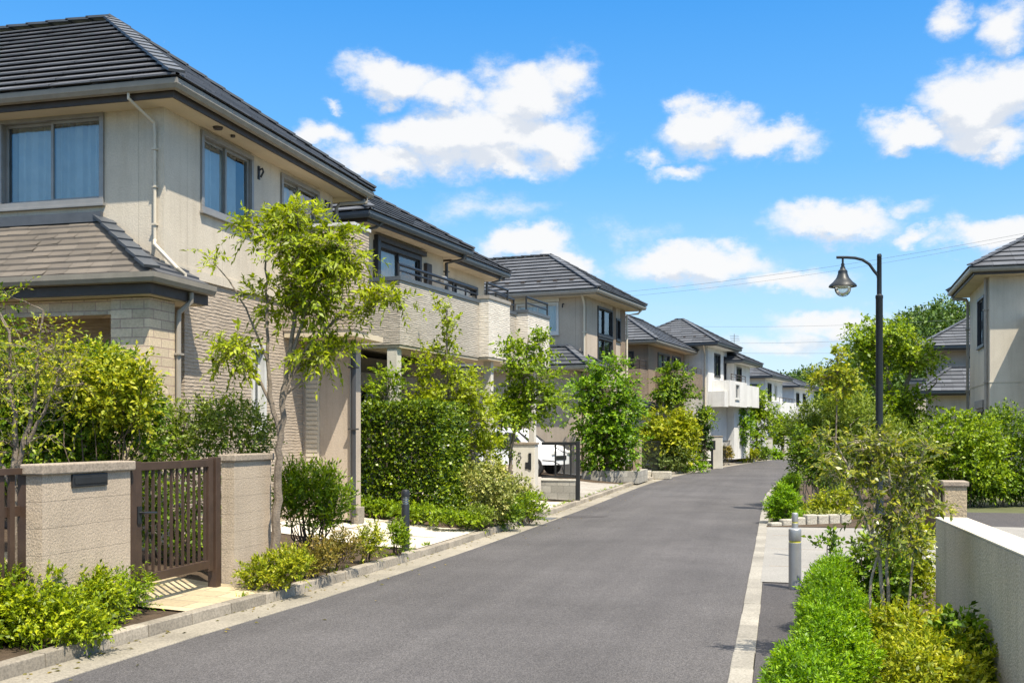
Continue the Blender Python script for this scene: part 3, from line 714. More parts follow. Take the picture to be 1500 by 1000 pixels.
def volume(mb, x0, x1, y0, y1, z0, z1, opens=None, top=True):
    opens = opens or {}
    wall_grid(mb, 'S', x0, x1, z0, z1, y0, opens.get('S', [])); wall_grid(mb, 'N', x0, x1, z0, z1, y1, opens.get('N', []))
    wall_grid(mb, 'E', y0, y1, z0, z1, x1, opens.get('E', [])); wall_grid(mb, 'W', y0, y1, z0, z1, x0, opens.get('W', []))
    if top: mb.quad((x0, y0, z1), (x1, y0, z1), (x1, y1, z1), (x0, y1, z1))
    mb.quad((x0, y0, z0), (x0, y1, z0), (x1, y1, z0), (x1, y0, z0))
def window(parent, face, a0, a1, z0, z1, plane, fm, sashes=2, curtain=True, cover=(0, 1), name='window', fw=.05, screen=False, midrail=None):
    sg = {'S': -1, 'N': 1, 'E': 1, 'W': -1}[face]
    def bx(mb, p, q, o0, o1, u, w, mi=0):
        if face in 'SN': mb.box(p, q, plane + sg * o0, plane + sg * o1, u, w, mi)
        else: mb.box(plane + sg * o0, plane + sg * o1, p, q, u, w, mi)
    P = (lambda a, o, z: (a, plane + sg * o, z)) if face in 'SN' else (lambda a, o, z: (plane + sg * o, a, z))
    mb = MB(); e = .012
    bx(mb, a0 - e, a1 + e, -.10, .035, z0 - .02, z0 + fw); bx(mb, a0 - e, a1 + e, -.10, .035, z1 - fw, z1 + .02)
    bx(mb, a0 - e, a0 + fw, -.10, .033, z0 + fw, z1 - fw); bx(mb, a1 - fw, a1 + e, -.10, .033, z0 + fw, z1 - fw)
    bx(mb, a0 - .03, a1 + .03, -.02, .06, z0 - .055, z0 - .021)
    w = (a1 - a0 - 2 * fw) / sashes; panes = []
    for s in range(sashes):
        p, q = a0 + fw + s * w - (.018 if s else 0), a0 + fw + (s + 1) * w + (.018 if s < sashes - 1 else 0); o = -.02 if s % 2 else -.055; t = .038
        bx(mb, p, p + t, o - .03, o, z0 + fw, z1 - fw); bx(mb, q - t, q, o - .03, o, z0 + fw, z1 - fw)
        bx(mb, p + t, q - t, o - .03, o, z0 + fw, z0 + fw + t); bx(mb, p + t, q - t, o - .03, o, z1 - fw - t, z1 - fw)
        if midrail: bx(mb, p + t, q - t, o - .03, o, z0 + (z1 - z0) * midrail - .02, z0 + (z1 - z0) * midrail + .02)
        panes.append((p + t, q - t, o - .015))
    fr = mb.build(name, fm, parent, bevel=.004)
    g = MB()
    for p, q, o in panes:
        pts = [P(p, o, z0 + fw + .03), P(q, o, z0 + fw + .03), P(q, o, z1 - fw - .03), P(p, o, z1 - fw - .03)]
        g.quad(*(pts[::-1] if face in 'NW' else pts))
    g.build('pane', M['glass'], fr)
    if curtain:
        c = MB(); n = 40; A0, A1 = a0 + (a1 - a0) * cover[0], a0 + (a1 - a0) * cover[1]; b = 0
        ph = rng.uniform(0, 6)
        for i in range(n + 1):
            a = A0 + (A1 - A0) * i / n; o = -.22 + .03 * math.sin(a * 55 + ph + 1.5 * math.sin(a * 9)); c.v += [P(a, o, z0 + .02), P(a, o, z1 - .02)]
        for i in range(n): c.f.append((2 * i, 2 * i + 2, 2 * i + 3, 2 * i + 1)); c.m.append(0)
        c.build('curtain', M['curtain'], fr, smooth=True)
    return fr
def hip_roof(parent, rect, z, p, mat, course=.27, tw=.42, th=.03, tiles=True, cap=True, guards=False, name='roof', capw=.2, top_t=None):
    x0, x1, y0, y1 = rect; dx, dy = x1 - x0, y1 - y0; w = min(dx, dy) / 2; mb = MB()
    sl = math.hypot(1, p) * w; nC = max(4, int(sl / course)); tmax = top_t or w
    faces = [((x0, y0), (1, 0), (0, 1), dx), ((x1, y0), (0, 1), (-1, 0), dy), ((x1, y1), (-1, 0), (0, -1), dx), ((x0, y1), (0, -1), (1, 0), dy)]
    for o, d, n, L in faces:
        P = lambda s, t, zz: (o[0] + d[0] * s + n[0] * t, o[1] + d[1] * s + n[1] * t, zz)
        mb.quad(P(0, 0, z - .015), P(L, 0, z - .015), P(max(L - w, w), w, z - .015 + p * w), P(min(w, L - w), w, z - .015 + p * w))
        for i in range(nC):
            t0, t1 = i * w / nC, (i + 1) * w / nC
            za, zb = z + p * t0 + th, z + p * t1 + .006
            l0, r0, l1, r1 = t0, L - t0, t1, L - t1
            if r0 - l0 < .05: continue
            st = tw if tiles else L
            s = l0 - (((i % 2) * .5 + rng.uniform(-.04, .04)) * st if tiles else 0)
            while s < r0 - .01:
                a, b = max(s, l0), min(s + st - (.006 if tiles else 0), r0); s += st
                if b - a < .03: continue
                q = rng.normal() * .0035 if tiles else 0; q2 = rng.normal() * .002 if tiles else 0
                ua, ub = min(max(a, l1), r1), max(min(b, r1), l1)
                mb.quad(P(a, t0 - .03, za + q), P(b, t0 - .03, za + q2), P(ub, t1 + .01, zb), P(ua, t1 + .01, zb))
                mb.quad(P(a, t0 - .03, za - .02), P(b, t0 - .03, za - .02), P(b, t0 - .03, za + q2), P(a, t0 - .03, za + q)); mb.quad(P(a, t0 + .03, za - .02), P(b, t0 + .03, za - .02), P(b, t0 - .03, za - .02), P(a, t0 - .03, za - .02))
    r = mb.build(name, mat, parent)
    if cap:
        c = MB(); zr = z + p * w
        if dx >= dy: ends = [(x0 + w, (y0 + y1) / 2, zr), (x1 - w, (y0 + y1) / 2, zr)]
        else: ends = [((x0 + x1) / 2, y0 + w, zr), ((x0 + x1) / 2, y1 - w, zr)]
        def run(a, b):
            a, b = Vector(a), Vector(b); L = (b - a).length
            if L < .05: return
            m = max(1, int(L / .33)); dd = (b - a) / m
            for i in range(m):
                p0 = a + dd * i; p1 = a + dd * (i + 1.12)
                p0.z += .05; p1.z += .032; c.beam(p0, p1, capw, .035)
        corners = {(0, 0): (x0, y0, z + .02), (1, 0): (x1, y0, z + .02), (1, 1): (x1, y1, z + .02), (0, 1): (x0, y1, z + .02)}
        for (sx, sy), q in corners.items():
            e = ends[sx] if dx >= dy else ends[sy]; run(q, e)
        run(ends[0], ends[1])
        c.build('ridge_cap', M['ridge'] if mat is M['roof1'] else mat, r)
    if guards:
        t = .55
        for i in range(int((dx - 2 * t) / .55)):
            gx = x0 + t + .3 + i * .55; g = MB(); g.box(gx, gx + .12, y0 + t, y0 + t + .05, z + p * t + .02, z + p * t + .11)
            g.build('snow_guard', M['fascia'], r)
    return r
GUT = [(-.125, .005), (-.12, -.07), (-.085, -.11), (-.03, -.10), (-.004, -.05), (0, .012), (-.014, .012), (-.022, -.045), (-.055, -.075), (-.1, -.05), (-.108, .005)]
def eaves(parent, rect, z, over, gm, soff, fas=None, fh=.16):
    mb = MB(); mb.ring(rect, GUT_at(z)); mb.build('gutter', gm, parent)
    mb = MB(); mb.ring(rect, [(-.16, z - .01), (-.16, z - .02 - fh), (-.13, z - .02 - fh), (-.13, z - .01)]); mb.build('fascia', fas or M['fascia'], parent)
    mb = MB(); mb.ring(rect, [(-.161, z - fh + .01), (-over - .03, z - fh + .01), (-over - .03, z - fh - .012), (-.161, z - fh - .012)][::-1]); mb.build('soffit', soff, parent)
def GUT_at(z): return [(d, z + h) for d, h in GUT]
def pipe(parent, pts, m, r=.03, brackets=True):
    mb = MB(); mb.tube(pts, r, 8)
    if brackets:
        for a, b in zip(pts[:-1], pts[1:]):
            if abs(a[2] - b[2]) > 1:
                for t in (.15, .5, .85):
                    q = Vector(a).lerp(Vector(b), t); mb.box(q.x - r * 1.5, q.x + r * 1.5, q.y - r * 1.5, q.y + r * 1.5, q.z - .012, q.z + .012)
    return mb.build('downpipe', m, parent, smooth=True)
def house(name, label, fr, group='houses along the street'):
    o = empty(name, label, 'house', fr.o, -fr.phi, group); return o
def railing(parent, pts, h, m, bars=2, posts=.9, r=.018):
    mb = MB()
    for b in range(bars):
        z = h * (1 - b * .42); mb.tube([(p[0], p[1], p[2] + z) for p in pts], r if b == 0 else r * .7, 6)
    for a, b in zip(pts[:-1], pts[1:]):
        a, b = Vector(a), Vector(b); k = max(1, int((b - a).length / posts))
        for i in range(k + 1):
            q = a.lerp(b, i / k); mb.tube([q, q + Vector((0, 0, h))], r * .8, 6)
    return mb.build('railing', m, parent, smooth=True)

# ================================================================== house 1 (nearest, sand stucco)
f1 = Frame(240, 13.5, 0); h1 = house('near_house', 'nearest beige stucco house with charcoal hipped roof and small tiled porch roof', f1)
zt, zb = 5.90, 3.87; OV = .5
fw_ = [f1.front(0, 170), f1.front(152, 162), f1.front(152, 294)]
W1 = (f1.street(294, 190), f1.street(369, 330)); W2 = (f1.street(411, 250), f1.street(473, 290))
wA = (-2.47, -.88, 4.70, 5.86); wB = (.88, 2.30, 4.74, 5.80); wC = (3.23, 4.60, 4.74, 5.78)
mb = MB(); volume(mb, -8, 0, 0, 5.2, zb, zt + .05, {'S': [wA, (-5.2, -3.6, 4.7, 5.86)], 'E': [wB, wC]}); mb.build('upper_wall', [M['stucco1'], M['room']], h1)
mb = MB()
mb.ring((-8, 0, 0, 5.2), [(-.05, zb - .1), (.022, zb - .1), (.022, zb + .03), (-.05, zb + .03)]); mb.build('belt_course', M['stucco1'], h1)
wD = (2.32, 2.72, 1.75, 3.02)
mb = MB(); volume(mb, -8, -.012, .5, 5.2, .3, zb - .1, {'E': [wD]}); mb.build('lower_wall', [M['rib1'], M['room']], h1)
window(h1, 'S', *wA, 0, M['frame_g'], 2, True, (0.02, .98)); window(h1, 'S', -5.2, -3.6, 4.7, 5.86, 0, M['frame_g'])
window(h1, 'E', *wB, 0, M['frame_g'], 2, True, (.05, .95)); window(h1, 'E', *wC, 0, M['frame_g'], 2, True, (.05, .9)); window(h1, 'E', *wD, -.012, M['frame_w'], 1, True)
mb = MB(); mb.box(-2.62, -.80, -.09, -.036, 5.89, 5.99); mb.build('shutter_box', M['shutter'], h1, bevel=.01)
R1 = (-8.5, .5, -.5, 5.9); ze = 6.03
hip_roof(h1, R1, ze + .02, .69, M['roof1'], .27, .6, .04); eaves(h1, R1, ze, OV, M['gut1'], M['soffit'])
for y in (.95, 1.35):
    mb = MB(); mb.lathe([(.0, -.03), (.06 if y < 1 else .03, -.03), (.07 if y < 1 else .035, 0)], (.22, y, ze - .172), 14); mb.build('soffit_vent', M['fascia'], h1, smooth=True)
pipe(h1, [(-.22, -.43, ze - .06), (-.22, -.43, ze - .17), (-.10, -.07, ze - .38), (-.10, -.045, ze - .5), (-.10, -.045, 4.16)], M['pipe_w'], .02)
pipe(h1, [(-.10, -.045, 4.16), (-.07, -.10, 4.1), (.2, -.02, 3.80), (.24, 0.1, 3.74), (.24, .1, 3.6)], M['pipe_w'], .026, False)
pipe(h1, [(.43, 5.7, ze - .06), (.43, 5.7, ze - .2), (.1, 5.27, ze - .3), (.05, 5.25, ze - .38), (.05, 5.25, 4.5)], M['gut1'], .035)
for y in (2.5, 4.9):
    mb = MB(); mb.tube([(.01, y, 5.66), (.07, y, 5.68), (.085, y, 5.63), (.04, y, 5.55)], .016, 6); mb.box(0, .02, y - .025, y + .025, 5.52, 5.72); mb.build('pole_bracket', M['frame_d'], h1)
mb = MB(); mb.box(-.13, .012, -.013, .02, zb + .03, zt); mb.build('corner_trim', M['stucco1'], h1)
# porch in front: column, lintel, tiled lean-to roof wrapping the corner
PX0, PX1, PY0, PY1 = -8., .38, -.84, .45; pz = 3.58
mb = MB(); nC = 9; pr = .62; dp = .86
def lean(mb, d0, d1, z0, z1, mi=0):
    pass
m2 = MB(); run = 1.25
for i in range(nC):                                 # south slope: courses of slates
    t0, t1 = i / nC, (i + 1) / nC
    za, zb_ = pz + .04 + .84 * t0 + .026, pz + .04 + .84 * t1 + .006
    ya, yb = PY0 + .84 * t0, PY0 + .84 * t1; xr0, xr1 = PX1 - 1.3 * t0, PX1 - 1.3 * t1
    s = xr0 + rng.uniform(0, .3)
    while s > PX0:
        b, a = min(s, xr0), max(s - .30, PX0); s -= .304
        if b - a < .03: continue
        q = rng.normal(0, .004); ub, ua = min(b, xr1), min(a, xr1)
        m2.quad((a, ya - .01, za + q), (b, ya - .01, za + rng.normal(0, .004)), (ub, yb, zb_), (ua, yb, zb_)); m2.quad((a, ya - .01, za - .03), (b, ya - .01, za - .03), (b, ya - .01, za), (a, ya - .01, za + q))
m2.quad((PX0, PY0, pz + .03), (PX1, PY0, pz + .03), (PX1 - 1.3, 0, pz + .87), (PX0, 0, pz + .87))
r_ = m2.build('porch_roof', M['roof1b'], h1)
m2 = MB()
for i in range(nC):                                 # east slope
    t0, t1 = i / nC, (i + 1) / nC
    za, zb_ = pz + .04 + .84 * t0 + .03, pz + .04 + .84 * t1 + .006; x0_, x1_ = PX1 - 1.3 * t0, PX1 - 1.3 * t1; y0_, y1_ = PY0 + .84 * t0, PY0 + .84 * t1
    yend = PY1
    if x1_ < 0: x1c = x1_
    s = y0_
    while s < yend:
        a, b = s, min(s + .4, yend); s += .405
        m2.quad((x0_, a, za), (x0_, b, za), (x1_, max(b, y1_), zb_), (x1_, max(a, y1_), zb_)); m2.quad((x0_, a, za - .03), (x0_, b, za - .03), (x0_, b, za), (x0_, a, za))
m2.quad((PX1, PY0, pz + .028), (PX1, PY1, pz + .028), (PX1 - 1.3, PY1, pz + .868), (PX1 - 1.3, 0, pz + .868))
m2.build('porch_roof_side', M['roof1'], r_)
m2 = MB()
for i in range(6):
    a = Vector((PX1, PY0, pz + .11)).lerp(Vector((PX1 - 1.3, 0, pz + .95)), i / 6); b = Vector((PX1, PY0, pz + .085)).lerp(Vector((PX1 - 1.3, 0, pz + .925)), (i + 1.1) / 6); m2.beam(a, b, .2, .035)
m2.box(PX0, PX1 - 1.26, -.07, -.015, pz + .86, pz + .99)
m2.build('ridge_cap', M['ridge'], r_)
mb = MB(); mb.ring((PX0 - 1, PX1 + .1, PY0 - .1, PY1), [(d, pz + h) for d, h in GUT][:]); 
g_ = MB()                                           # gutter on the two open sides only
def swept(mb, path, prof):
    b = len(mb.v); n = len(prof)
    for (x, y, dx, dy) in path:
        for d, z in prof: mb.v.append((x + dx * d, y + dy * d, z))
    for i in range(len(path) - 1):
        for k in range(n):
            k2 = (k + 1) % n; mb.f.append((b + i * n + k, b + (i + 1) * n + k, b + (i + 1) * n + k2, b + i * n + k2)); mb.m.append(0)
    mb.f.append(tuple(b + k for k in range(n))); mb.m.append(0); e = b + (len(path) - 1) * n; mb.f.append(tuple(e + k for k in range(n))[::-1]); mb.m.append(0)
ppath = [(PX0, PY0 - .08, 0, -1), (PX1 + .08, PY0 - .08, 1, -1), (PX1 + .08, PY1 + .06, 1, 0)]
swept(g_, ppath, GUT_at(pz + .03)); g_.build('porch_gutter', M['gut1'], h1)
g_ = MB(); swept(g_, ppath, [(-.17, pz), (-.17, pz - .2), (-.13, pz - .2), (-.13, pz)]); g_.build('porch_fascia', M['fascia'], h1)
mb = MB(); mb.box(PX0, PX1 - .09, PY0 + .09, .49, pz - .21, pz - .175); mb.build('porch_ceiling', M['soffit'], h1)
mb = MB(); mb.box(-.34, .2, -.62, -.06, .2, pz - .22); mb.build('porch_column', M['brick1'], h1, bevel=.008)
mb = MB(); mb.box(-7.9, -.342, -.56, -.2, 3.17, pz - .22); mb.build('porch_lintel', M['brick1'], h1)
mb = MB(); mb.box(-3.2, -1.1, .44, .5 - .004, .4, 2.5); mb.build('entrance_door', M['gate'], h1, bevel=.01)
pipe(h1, [(.36, .05, pz - .09), (.36, .05, pz - .2), (.24, -.03, pz - .34), (.235, -.04, pz - .45), (.235, -.04, .3)], M['gut3'], .034)
# balcony wing at the far end, over the set-back entry
wy0, wx = 3.32, 1.19
mb = MB(); volume(mb, 0.0, wx, wy0, 3.95, 3.31, 4.93); mb.build('balcony', M['rib1'], h1)
mb = MB(); mb.box(0.01, wx - .012, wy0 + .012, 4.6, 3.22, 3.308); mb.build('balcony_soffit', M['soffit'], h1)
mb = MB(); mb.box(0.0, wx + .03, wy0 - .03, wy0 + .14, 4.932, 4.98); mb.box(wx - .14, wx + .03, wy0 + .142, 3.97, 4.932, 4.98); mb.build('balcony_coping', M['frame_w'], h1)
mb = MB(); volume(mb, -.008, .82, 4.05, 4.5, .3, 3.218); mb.build('entry_wall', M['stucco3'], h1)
pipe(h1, [(.90, 4.0, 3.2), (.90, 4.0, .35)], M['pipe_d'], .045)
mb = MB()
for i in range(26): mb.box(.06, .26, 4.015, 4.045, .95 + i * .075, .95 + i * .075 + .05)
mb.box(.04, .28, 4.03, 4.049, .9, 2.92); mb.build('louvre_shutter', M['pipe_w'], h1)
mb = MB(); mb.box(.83, .95, 4.08, 4.35, .2, .5); mb.build('door_step', M['kerb_c'], h1, bevel=.01)

# ================================================================== house 2 (cream, ribbed balcony)
f2 = Frame(542, 20.5, 6.7); h2 = house('balcony_house', 'cream house with long grey ribbed balcony wall and slate blue gutters, second from the front', f2)
ov = .55; r2 = (-7, 0, 0, 5.09); z2 = 6.02
y0, y1 = f2.street(552, 350, ov)[0], f2.street(616, 372, ov)[0]
wA = (y0, y1, 4.2, 5.66)
mb = MB(); volume(mb, -6.5, -ov, ov, 4.55, 3.6, 5.95, {'E': [wA]}); mb.build('upper_wall', [M['stucco2'], M['room']], h2)
window(h2, 'E', *wA, -ov, M['frame_d'], 2, True, (.05, .6), fw=.08)
mb = MB(); mb.box(-ov, -ov + .1, y0 - .12, y1 + .14, 5.69, 5.80); mb.box(-ov, -ov + .12, y0 - .16, y0 - .03, 4.2, 5.688); mb.build('shutter_box', M['frame_d'], h2, bevel=.01)
mb = MB(); mb.box(-ov, -ov + .09, y1 + .16, y1 + .42, 4.6, 5.56); mb.build('wall_panel', M['fascia'], h2, bevel=.01)
mb = MB(); c = Vector((-ov + .1, y1 + .62, 5.2))
mb.tube([c, c + Vector((.16, 0, 0))], .035, 8); mb.tube([c + Vector((.06, 0, -.0)), c + Vector((.16, 0, 0)), c + Vector((.24, 0, 0)), c + Vector((.27, 0, 0))], [.02, .12, .11, .05], 14); mb.build('wall_lamp', M['steel'], h2, smooth=True)
hip_roof(h2, r2, z2 + .02, .6, M['roof2'], .28, .6, .04); eaves(h2, r2, z2, ov, M['gut2'], M['stucco2'])
pipe(h2, [(-.07, .7, z2 - .08), (-.2, .62, z2 - .2), (-.5, .5, z2 - .28)], M['gut2'], .03, False)
pipe(h2, [(-.07, 4.75, z2 - .08), (-.1, 4.7, z2 - .22), (-.5, 4.62, z2 - .3), (-.5, 4.6, 4.4)], M['pipe_d'], .04)
r2b = (-6, -.35, 4.7, 8.45); ob = .55; z2b = 5.98
b0, b1 = f2.street(658, 400, .9)[0], f2.street(684, 420, .9)[0]
wB = (5.5, 7.4, 4.4, 5.5)
mb = MB(); volume(mb, -5.5, -.9, 4.56, 7.9, 3.6, 5.9, {'E': [wB]}); mb.build('rear_wall', [M['stucco2'], M['room']], h2)
window(h2, 'E', *wB, -.9, M['frame_d'], 3, True, (.4, .95))
hip_roof(h2, r2b, z2b + .02, .58, M['roof2'], .28, .6, .04, name='lower_roof'); eaves(h2, r2b, z2b, ob, M['gut2'], M['stucco2'])
pipe(h2, [(-.42, 8.0, z2b - .08), (-.5, 7.96, z2b - .22), (-.85, 7.95, z2b - .3), (-.85, 7.95, 4.2)], M['gut2'], .035)
bx = .33; bz0, bz1 = 3.47, 4.74
def balc(x1, ya, yb, za, zb2, mat=M['rib2'], coping=M['gut2'], rail=True, name='balcony', rh=.22):
    mb = MB(); volume(mb, -.54, x1, ya, yb, za, zb2); o = mb.build(name, mat, h2)
    mb = MB(); mb.box(x1 - .15, x1 + .03, ya - .03, yb + .002, zb2 + .002, zb2 + .08); mb.box(-.5, x1 - .152, ya - .03, ya + .12, zb2 + .002, zb2 + .08); mb.build('coping', coping, o)
    if rail: 
        r = railing(o, [(x1 - .06, ya + .05, zb2 + .05), (x1 - .06, yb, zb2 + .05)], rh + .06, M['black'], 2, 1.3, .034)
    mb = MB(); mb.box(-.53, x1 - .02, ya + .02, yb - .01, za - .06, za - .002); mb.build('balcony_soffit', M['soffit'], o); return o
balc(bx, .62, 4.62, bz0, bz1); balc(bx + .24, 4.64, 6.0, bz0 + .02, bz1 + .1, mat=M['rib2_lit'], rh=.26, coping=M['gut3']); balc(bx - .1, 6.02, 7.3, bz0 + .03, bz1, rh=.3); balc(bx + .22, 7.32, 9.0, bz0 + .02, bz1 + .06, mat=M['rib2_lit'], rh=.3)
gw = (2.3, 4.6, .5, 3.0)
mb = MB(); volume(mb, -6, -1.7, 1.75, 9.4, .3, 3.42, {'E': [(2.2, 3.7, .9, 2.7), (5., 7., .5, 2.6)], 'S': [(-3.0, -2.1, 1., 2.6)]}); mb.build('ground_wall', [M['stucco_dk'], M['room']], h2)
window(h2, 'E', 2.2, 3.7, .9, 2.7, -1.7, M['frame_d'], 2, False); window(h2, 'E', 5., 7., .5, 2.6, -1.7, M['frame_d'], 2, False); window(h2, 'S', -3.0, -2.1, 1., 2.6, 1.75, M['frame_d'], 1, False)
mb = MB(); mb.box(-1.7, -1.45, 1.9, 5.0, 2.78, 3.05); mb.build('awning_box', M['shutter'], h2, bevel=.01)
mb = MB(); mb.box(.02, .24, .66, .86, .2, bz0 - .062); mb.build('balcony_post', M['pillar_w'], h2, bevel=.006)
mb = MB(); mb.box(.2, .4, 5.2, 5.36, .2, bz0 - .04); mb.build('balcony_post', M['pillar_w'], h2, bevel=.006)
mb = MB(); mb.box(.1, .26, 8.6, 8.76, .2, bz0 - .04); mb.build('balcony_post', M['pillar_w'], h2, bevel=.006)

# ================================================================== house 3 (taupe with skirt roof)
f3 = Frame(877, 32, 9); h3 = house('taupe_house', 'taupe stucco house with snow guards on its slate roof and brown framed corner window', f3)
ov = .6; r3 = (-8.6, 0, 0, 5.15); z3 = 6.08
x0_, x1_ = f3.front(757, 446, ov)[0], f3.front(818, 487, ov)[0]
ws = (1.65, 3.15, 4.86, 5.76); wn = (3.55, 4.0, 4.85, 5.55)
mb = MB(); volume(mb, -8, -ov, ov, 4.55, .3, 6.0, {'S': [(x0_, x1_, 4.84, 5.80)], 'E': [ws, wn, (1.65, 3.15, 4.0, 4.78)]}); mb.build('wall', [M['stucco3'], M['room']], h3)
window(h3, 'S', x0_, x1_, 4.84, 5.80, ov, M['frame_w'], 2, True, (0, .98)); window(h3, 'E', *ws, -ov, M['frame_d'], 2, True, (.0, .4)); window(h3, 'E', *wn, -ov, M['frame_d'], 1, False); window(h3, 'E', 1.65, 3.15, 4.0, 4.78, -ov, M['frame_d'], 2, False)
mb = MB(); mb.box(-ov, -ov + .02, 1.45, 4.551, 3.9, 4.0); mb.box(-ov, -ov + .02, 3.2, 3.5, 4.0, 5.9); mb.box(-ov, -ov + .02, 4.05, 4.55, 4.0, 5.9); mb.build('brown_panel', M['stucco4'], h3)
mb = MB(); mb.box(x0_ - .1, x1_ + .05, ov - .1, ov - .037, 5.83, 5.98); mb.build('shutter_box', M['pillar_w'], h3, bevel=.01)
hip_roof(h3, r3, z3 + .02, .6, M['roof2'], .27, .55, .04, guards=True); eaves(h3, r3, z3, ov, M['gut3'], M['stucco2'], M['gut3'], .12)
pipe(h3, [(-.62, .2, z3 - .06), (-.66, .5, z3 - .3), (-.66, .555, z3 - .45), (-.66, .555, .4)], M['pipe_w'], .035)
pipe(h3, [(-.1, 4.9, z3 - .1), (-.2, 4.8, z3 - .25), (-.55, 4.62, z3 - .3), (-.55, 4.62, 1.)], M['pipe_w'], .035)
for (x, z) in ((-1.35, 5.75),):
    mb = MB(); mb.tube([(x, ov, z), (x, ov - .1, z), (x, ov - .13, z - .12)], .02, 6); mb.build('pole_bracket', M['frame_d'], h3)
# skirt roof on the corner
sk = (-6.5, -.15, -.65, 1.3)
hip_roof(h3, sk, 3.78, .62, M['roof2'], .2, .5, .03, name='skirt_roof'); eaves(h3, sk, 3.74, .5, M['gut3'], M['stucco2'], M['gut3'], .1)
mb = MB(); volume(mb, -6, -.75, -.1, .59, .3, 3.66); mb.build('porch_wall', M['stucco3'], h3)

def push_back(o, s):     # the same house standing s times as far down the street and as much larger
    o.location = Vector(EYE) + (o.location - Vector(EYE)) * s; o.scale = (s, s, s)
push_back(h3, 1.16)
# ================================================================== house 4 (brown)
f4 = Frame(963, 48, 9); h4 = house('brown_house', 'brown house with tiled balcony walls and slate hipped roof, fourth along the left', f4)
ov = .6; r4 = (-4.7, 0, 0, 7.85); z4 = 5.95
wa = (2.2, 4.3, 4.55, 5.55); wb_ = (4.8, 6.4, 4.55, 5.55)
mb = MB(); volume(mb, -8, -ov, ov, 7.3, .3, 5.9, {'E': [wa, wb_], 'S': [(-2.4, -1.3, 4.2, 5.5)]}); mb.build('wall', [M['stucco4'], M['room']], h4)
window(h4, 'E', *wa, -ov, M['frame_d'], 2, True, (.5, .8)); window(h4, 'E', *wb_, -ov, M['frame_d'], 2, False); window(h4, 'S', -2.4, -1.3, 4.2, 5.5, ov, M['frame_d'], 2, False)
hip_roof(h4, r4, z4 + .03, .62, M['roof2'], .27, .6, .034); eaves(h4, r4, z4, ov, M['gut3'], M['stucco2'], M['gut3'], .12)
mb = MB(); volume(mb, -3.6, -.62, -.6, .58, 3.0, 4.62); o = mb.build('balcony', M['tile4'], h4); railing(o, [(-3.5, -.55, 4.62), (-.68, -.55, 4.62), (-.68, .5, 4.62)], .42, M['fascia'], 3, .7, .025)
pipe(h4, [(-1.6, -.0, 5.8), (-1.5, .2, 5.6), (-1.5, .3, 4.7)], M['pipe_w'], .04, False)
mb = MB(); volume(mb, -.59, .5, 1.8, 6.7, 3.5, 4.68); o = mb.build('balcony', M['tile4'], h4); railing(o, [(.44, 1.9, 4.68), (.44, 6.6, 4.68)], .3, M['fascia'], 2, .8, .025)
sk = (-5, .4, -1.7, .4); hip_roof(h4, sk, 2.85, .35, M['roof2'], .25, .6, .03, name='porch_roof'); eaves(h4, sk, 2.82, .4, M['fascia'], M['soffit'], None, .1)
mb = MB(); volume(mb, -4.6, -.1, -1.3, .58, .3, 2.75); mb.build('porch_wall', M['stucco5'], h4)

# ================================================================== house 5 (white)
f5 = Frame(1052, 54, 11); h5 = house('white_house', 'tall white house with boxy white balcony and hipped slate roof, fifth along the left', f5)
ov = .7; r5 = (-5.6, 0, 0, 5.25); z5 = 6.35
mb = MB(); volume(mb, -6, -ov, ov, 4.6, .3, 6.28, {'E': [(1.9, 3.1, 4.75, 5.95), (3.9, 4.4, 4.5, 5.9)], 'S': [(-3.1, -2.5, 4.9, 5.9)]}); mb.build('wall', [M['stucco5'], M['room']], h5)
window(h5, 'E', 1.9, 3.1, 4.75, 5.95, -ov, M['frame_d'], 2, True, (.3, .9)); window(h5, 'E', 3.9, 4.4, 4.5, 5.9, -ov, M['frame_d'], 1, False); window(h5, 'S', -3.1, -2.5, 4.9, 5.9, ov, M['frame_d'], 1, False)
hip_roof(h5, r5, z5 + .03, .58, M['roof2'], .27, .6, .034, guards=True); eaves(h5, r5, z5, ov, M['gut2'], M['stucco5'], M['gut2'], .12)
pipe(h5, [(-.8, .1, z5 - .08), (-.85, .5, z5 - .35), (-.85, .66, z5 - .5), (-.85, .66, .4)], M['pipe_w'], .045)
mb = MB(); volume(mb, -.69, .25, 1.5, 5.3, 3.15, 4.5, {'E': [(2.6, 3.5, 3.55, 4.35)]}); o = mb.build('balcony', [M['stucco5'], M['room']], h5); window(o, 'E', 2.6, 3.5, 3.55, 4.35, .25, M['frame_w'], 1, False)
railing(o, [(.18, 2.0, 4.5), (.18, 5.2, 4.5)], .35, M['fascia'], 2, .8, .028)
mb = MB(); volume(mb, -.69, .15, .72, 1.48, 3.1, 3.9); mb.build('stepped_bay', M['stucco5'], h5)
mb = MB(); volume(mb, -5, -.3, 4.62, 8.4, .3, 5.6, {'E': [(5.2, 6.3, 4.5, 5.4)]}); mb.build('rear_wall', [M['stucco5'], M['room']], h5); window(h5, 'E', 5.2, 6.3, 4.5, 5.4, -.3, M['frame_d'], 2, False)
r5b = (-5, .35, 4.1, 9.0); hip_roof(h5, r5b, 5.72, .5, M['roof2'], .27, .6, .034, name='lower_roof'); eaves(h5, r5b, 5.7, .6, M['gut2'], M['stucco5'], M['gut2'], .12)
mb = MB(); volume(mb, -.29, .2, 5.32, 8.6, 3.2, 4.4); mb.build('balcony', M['stucco5'], h5)

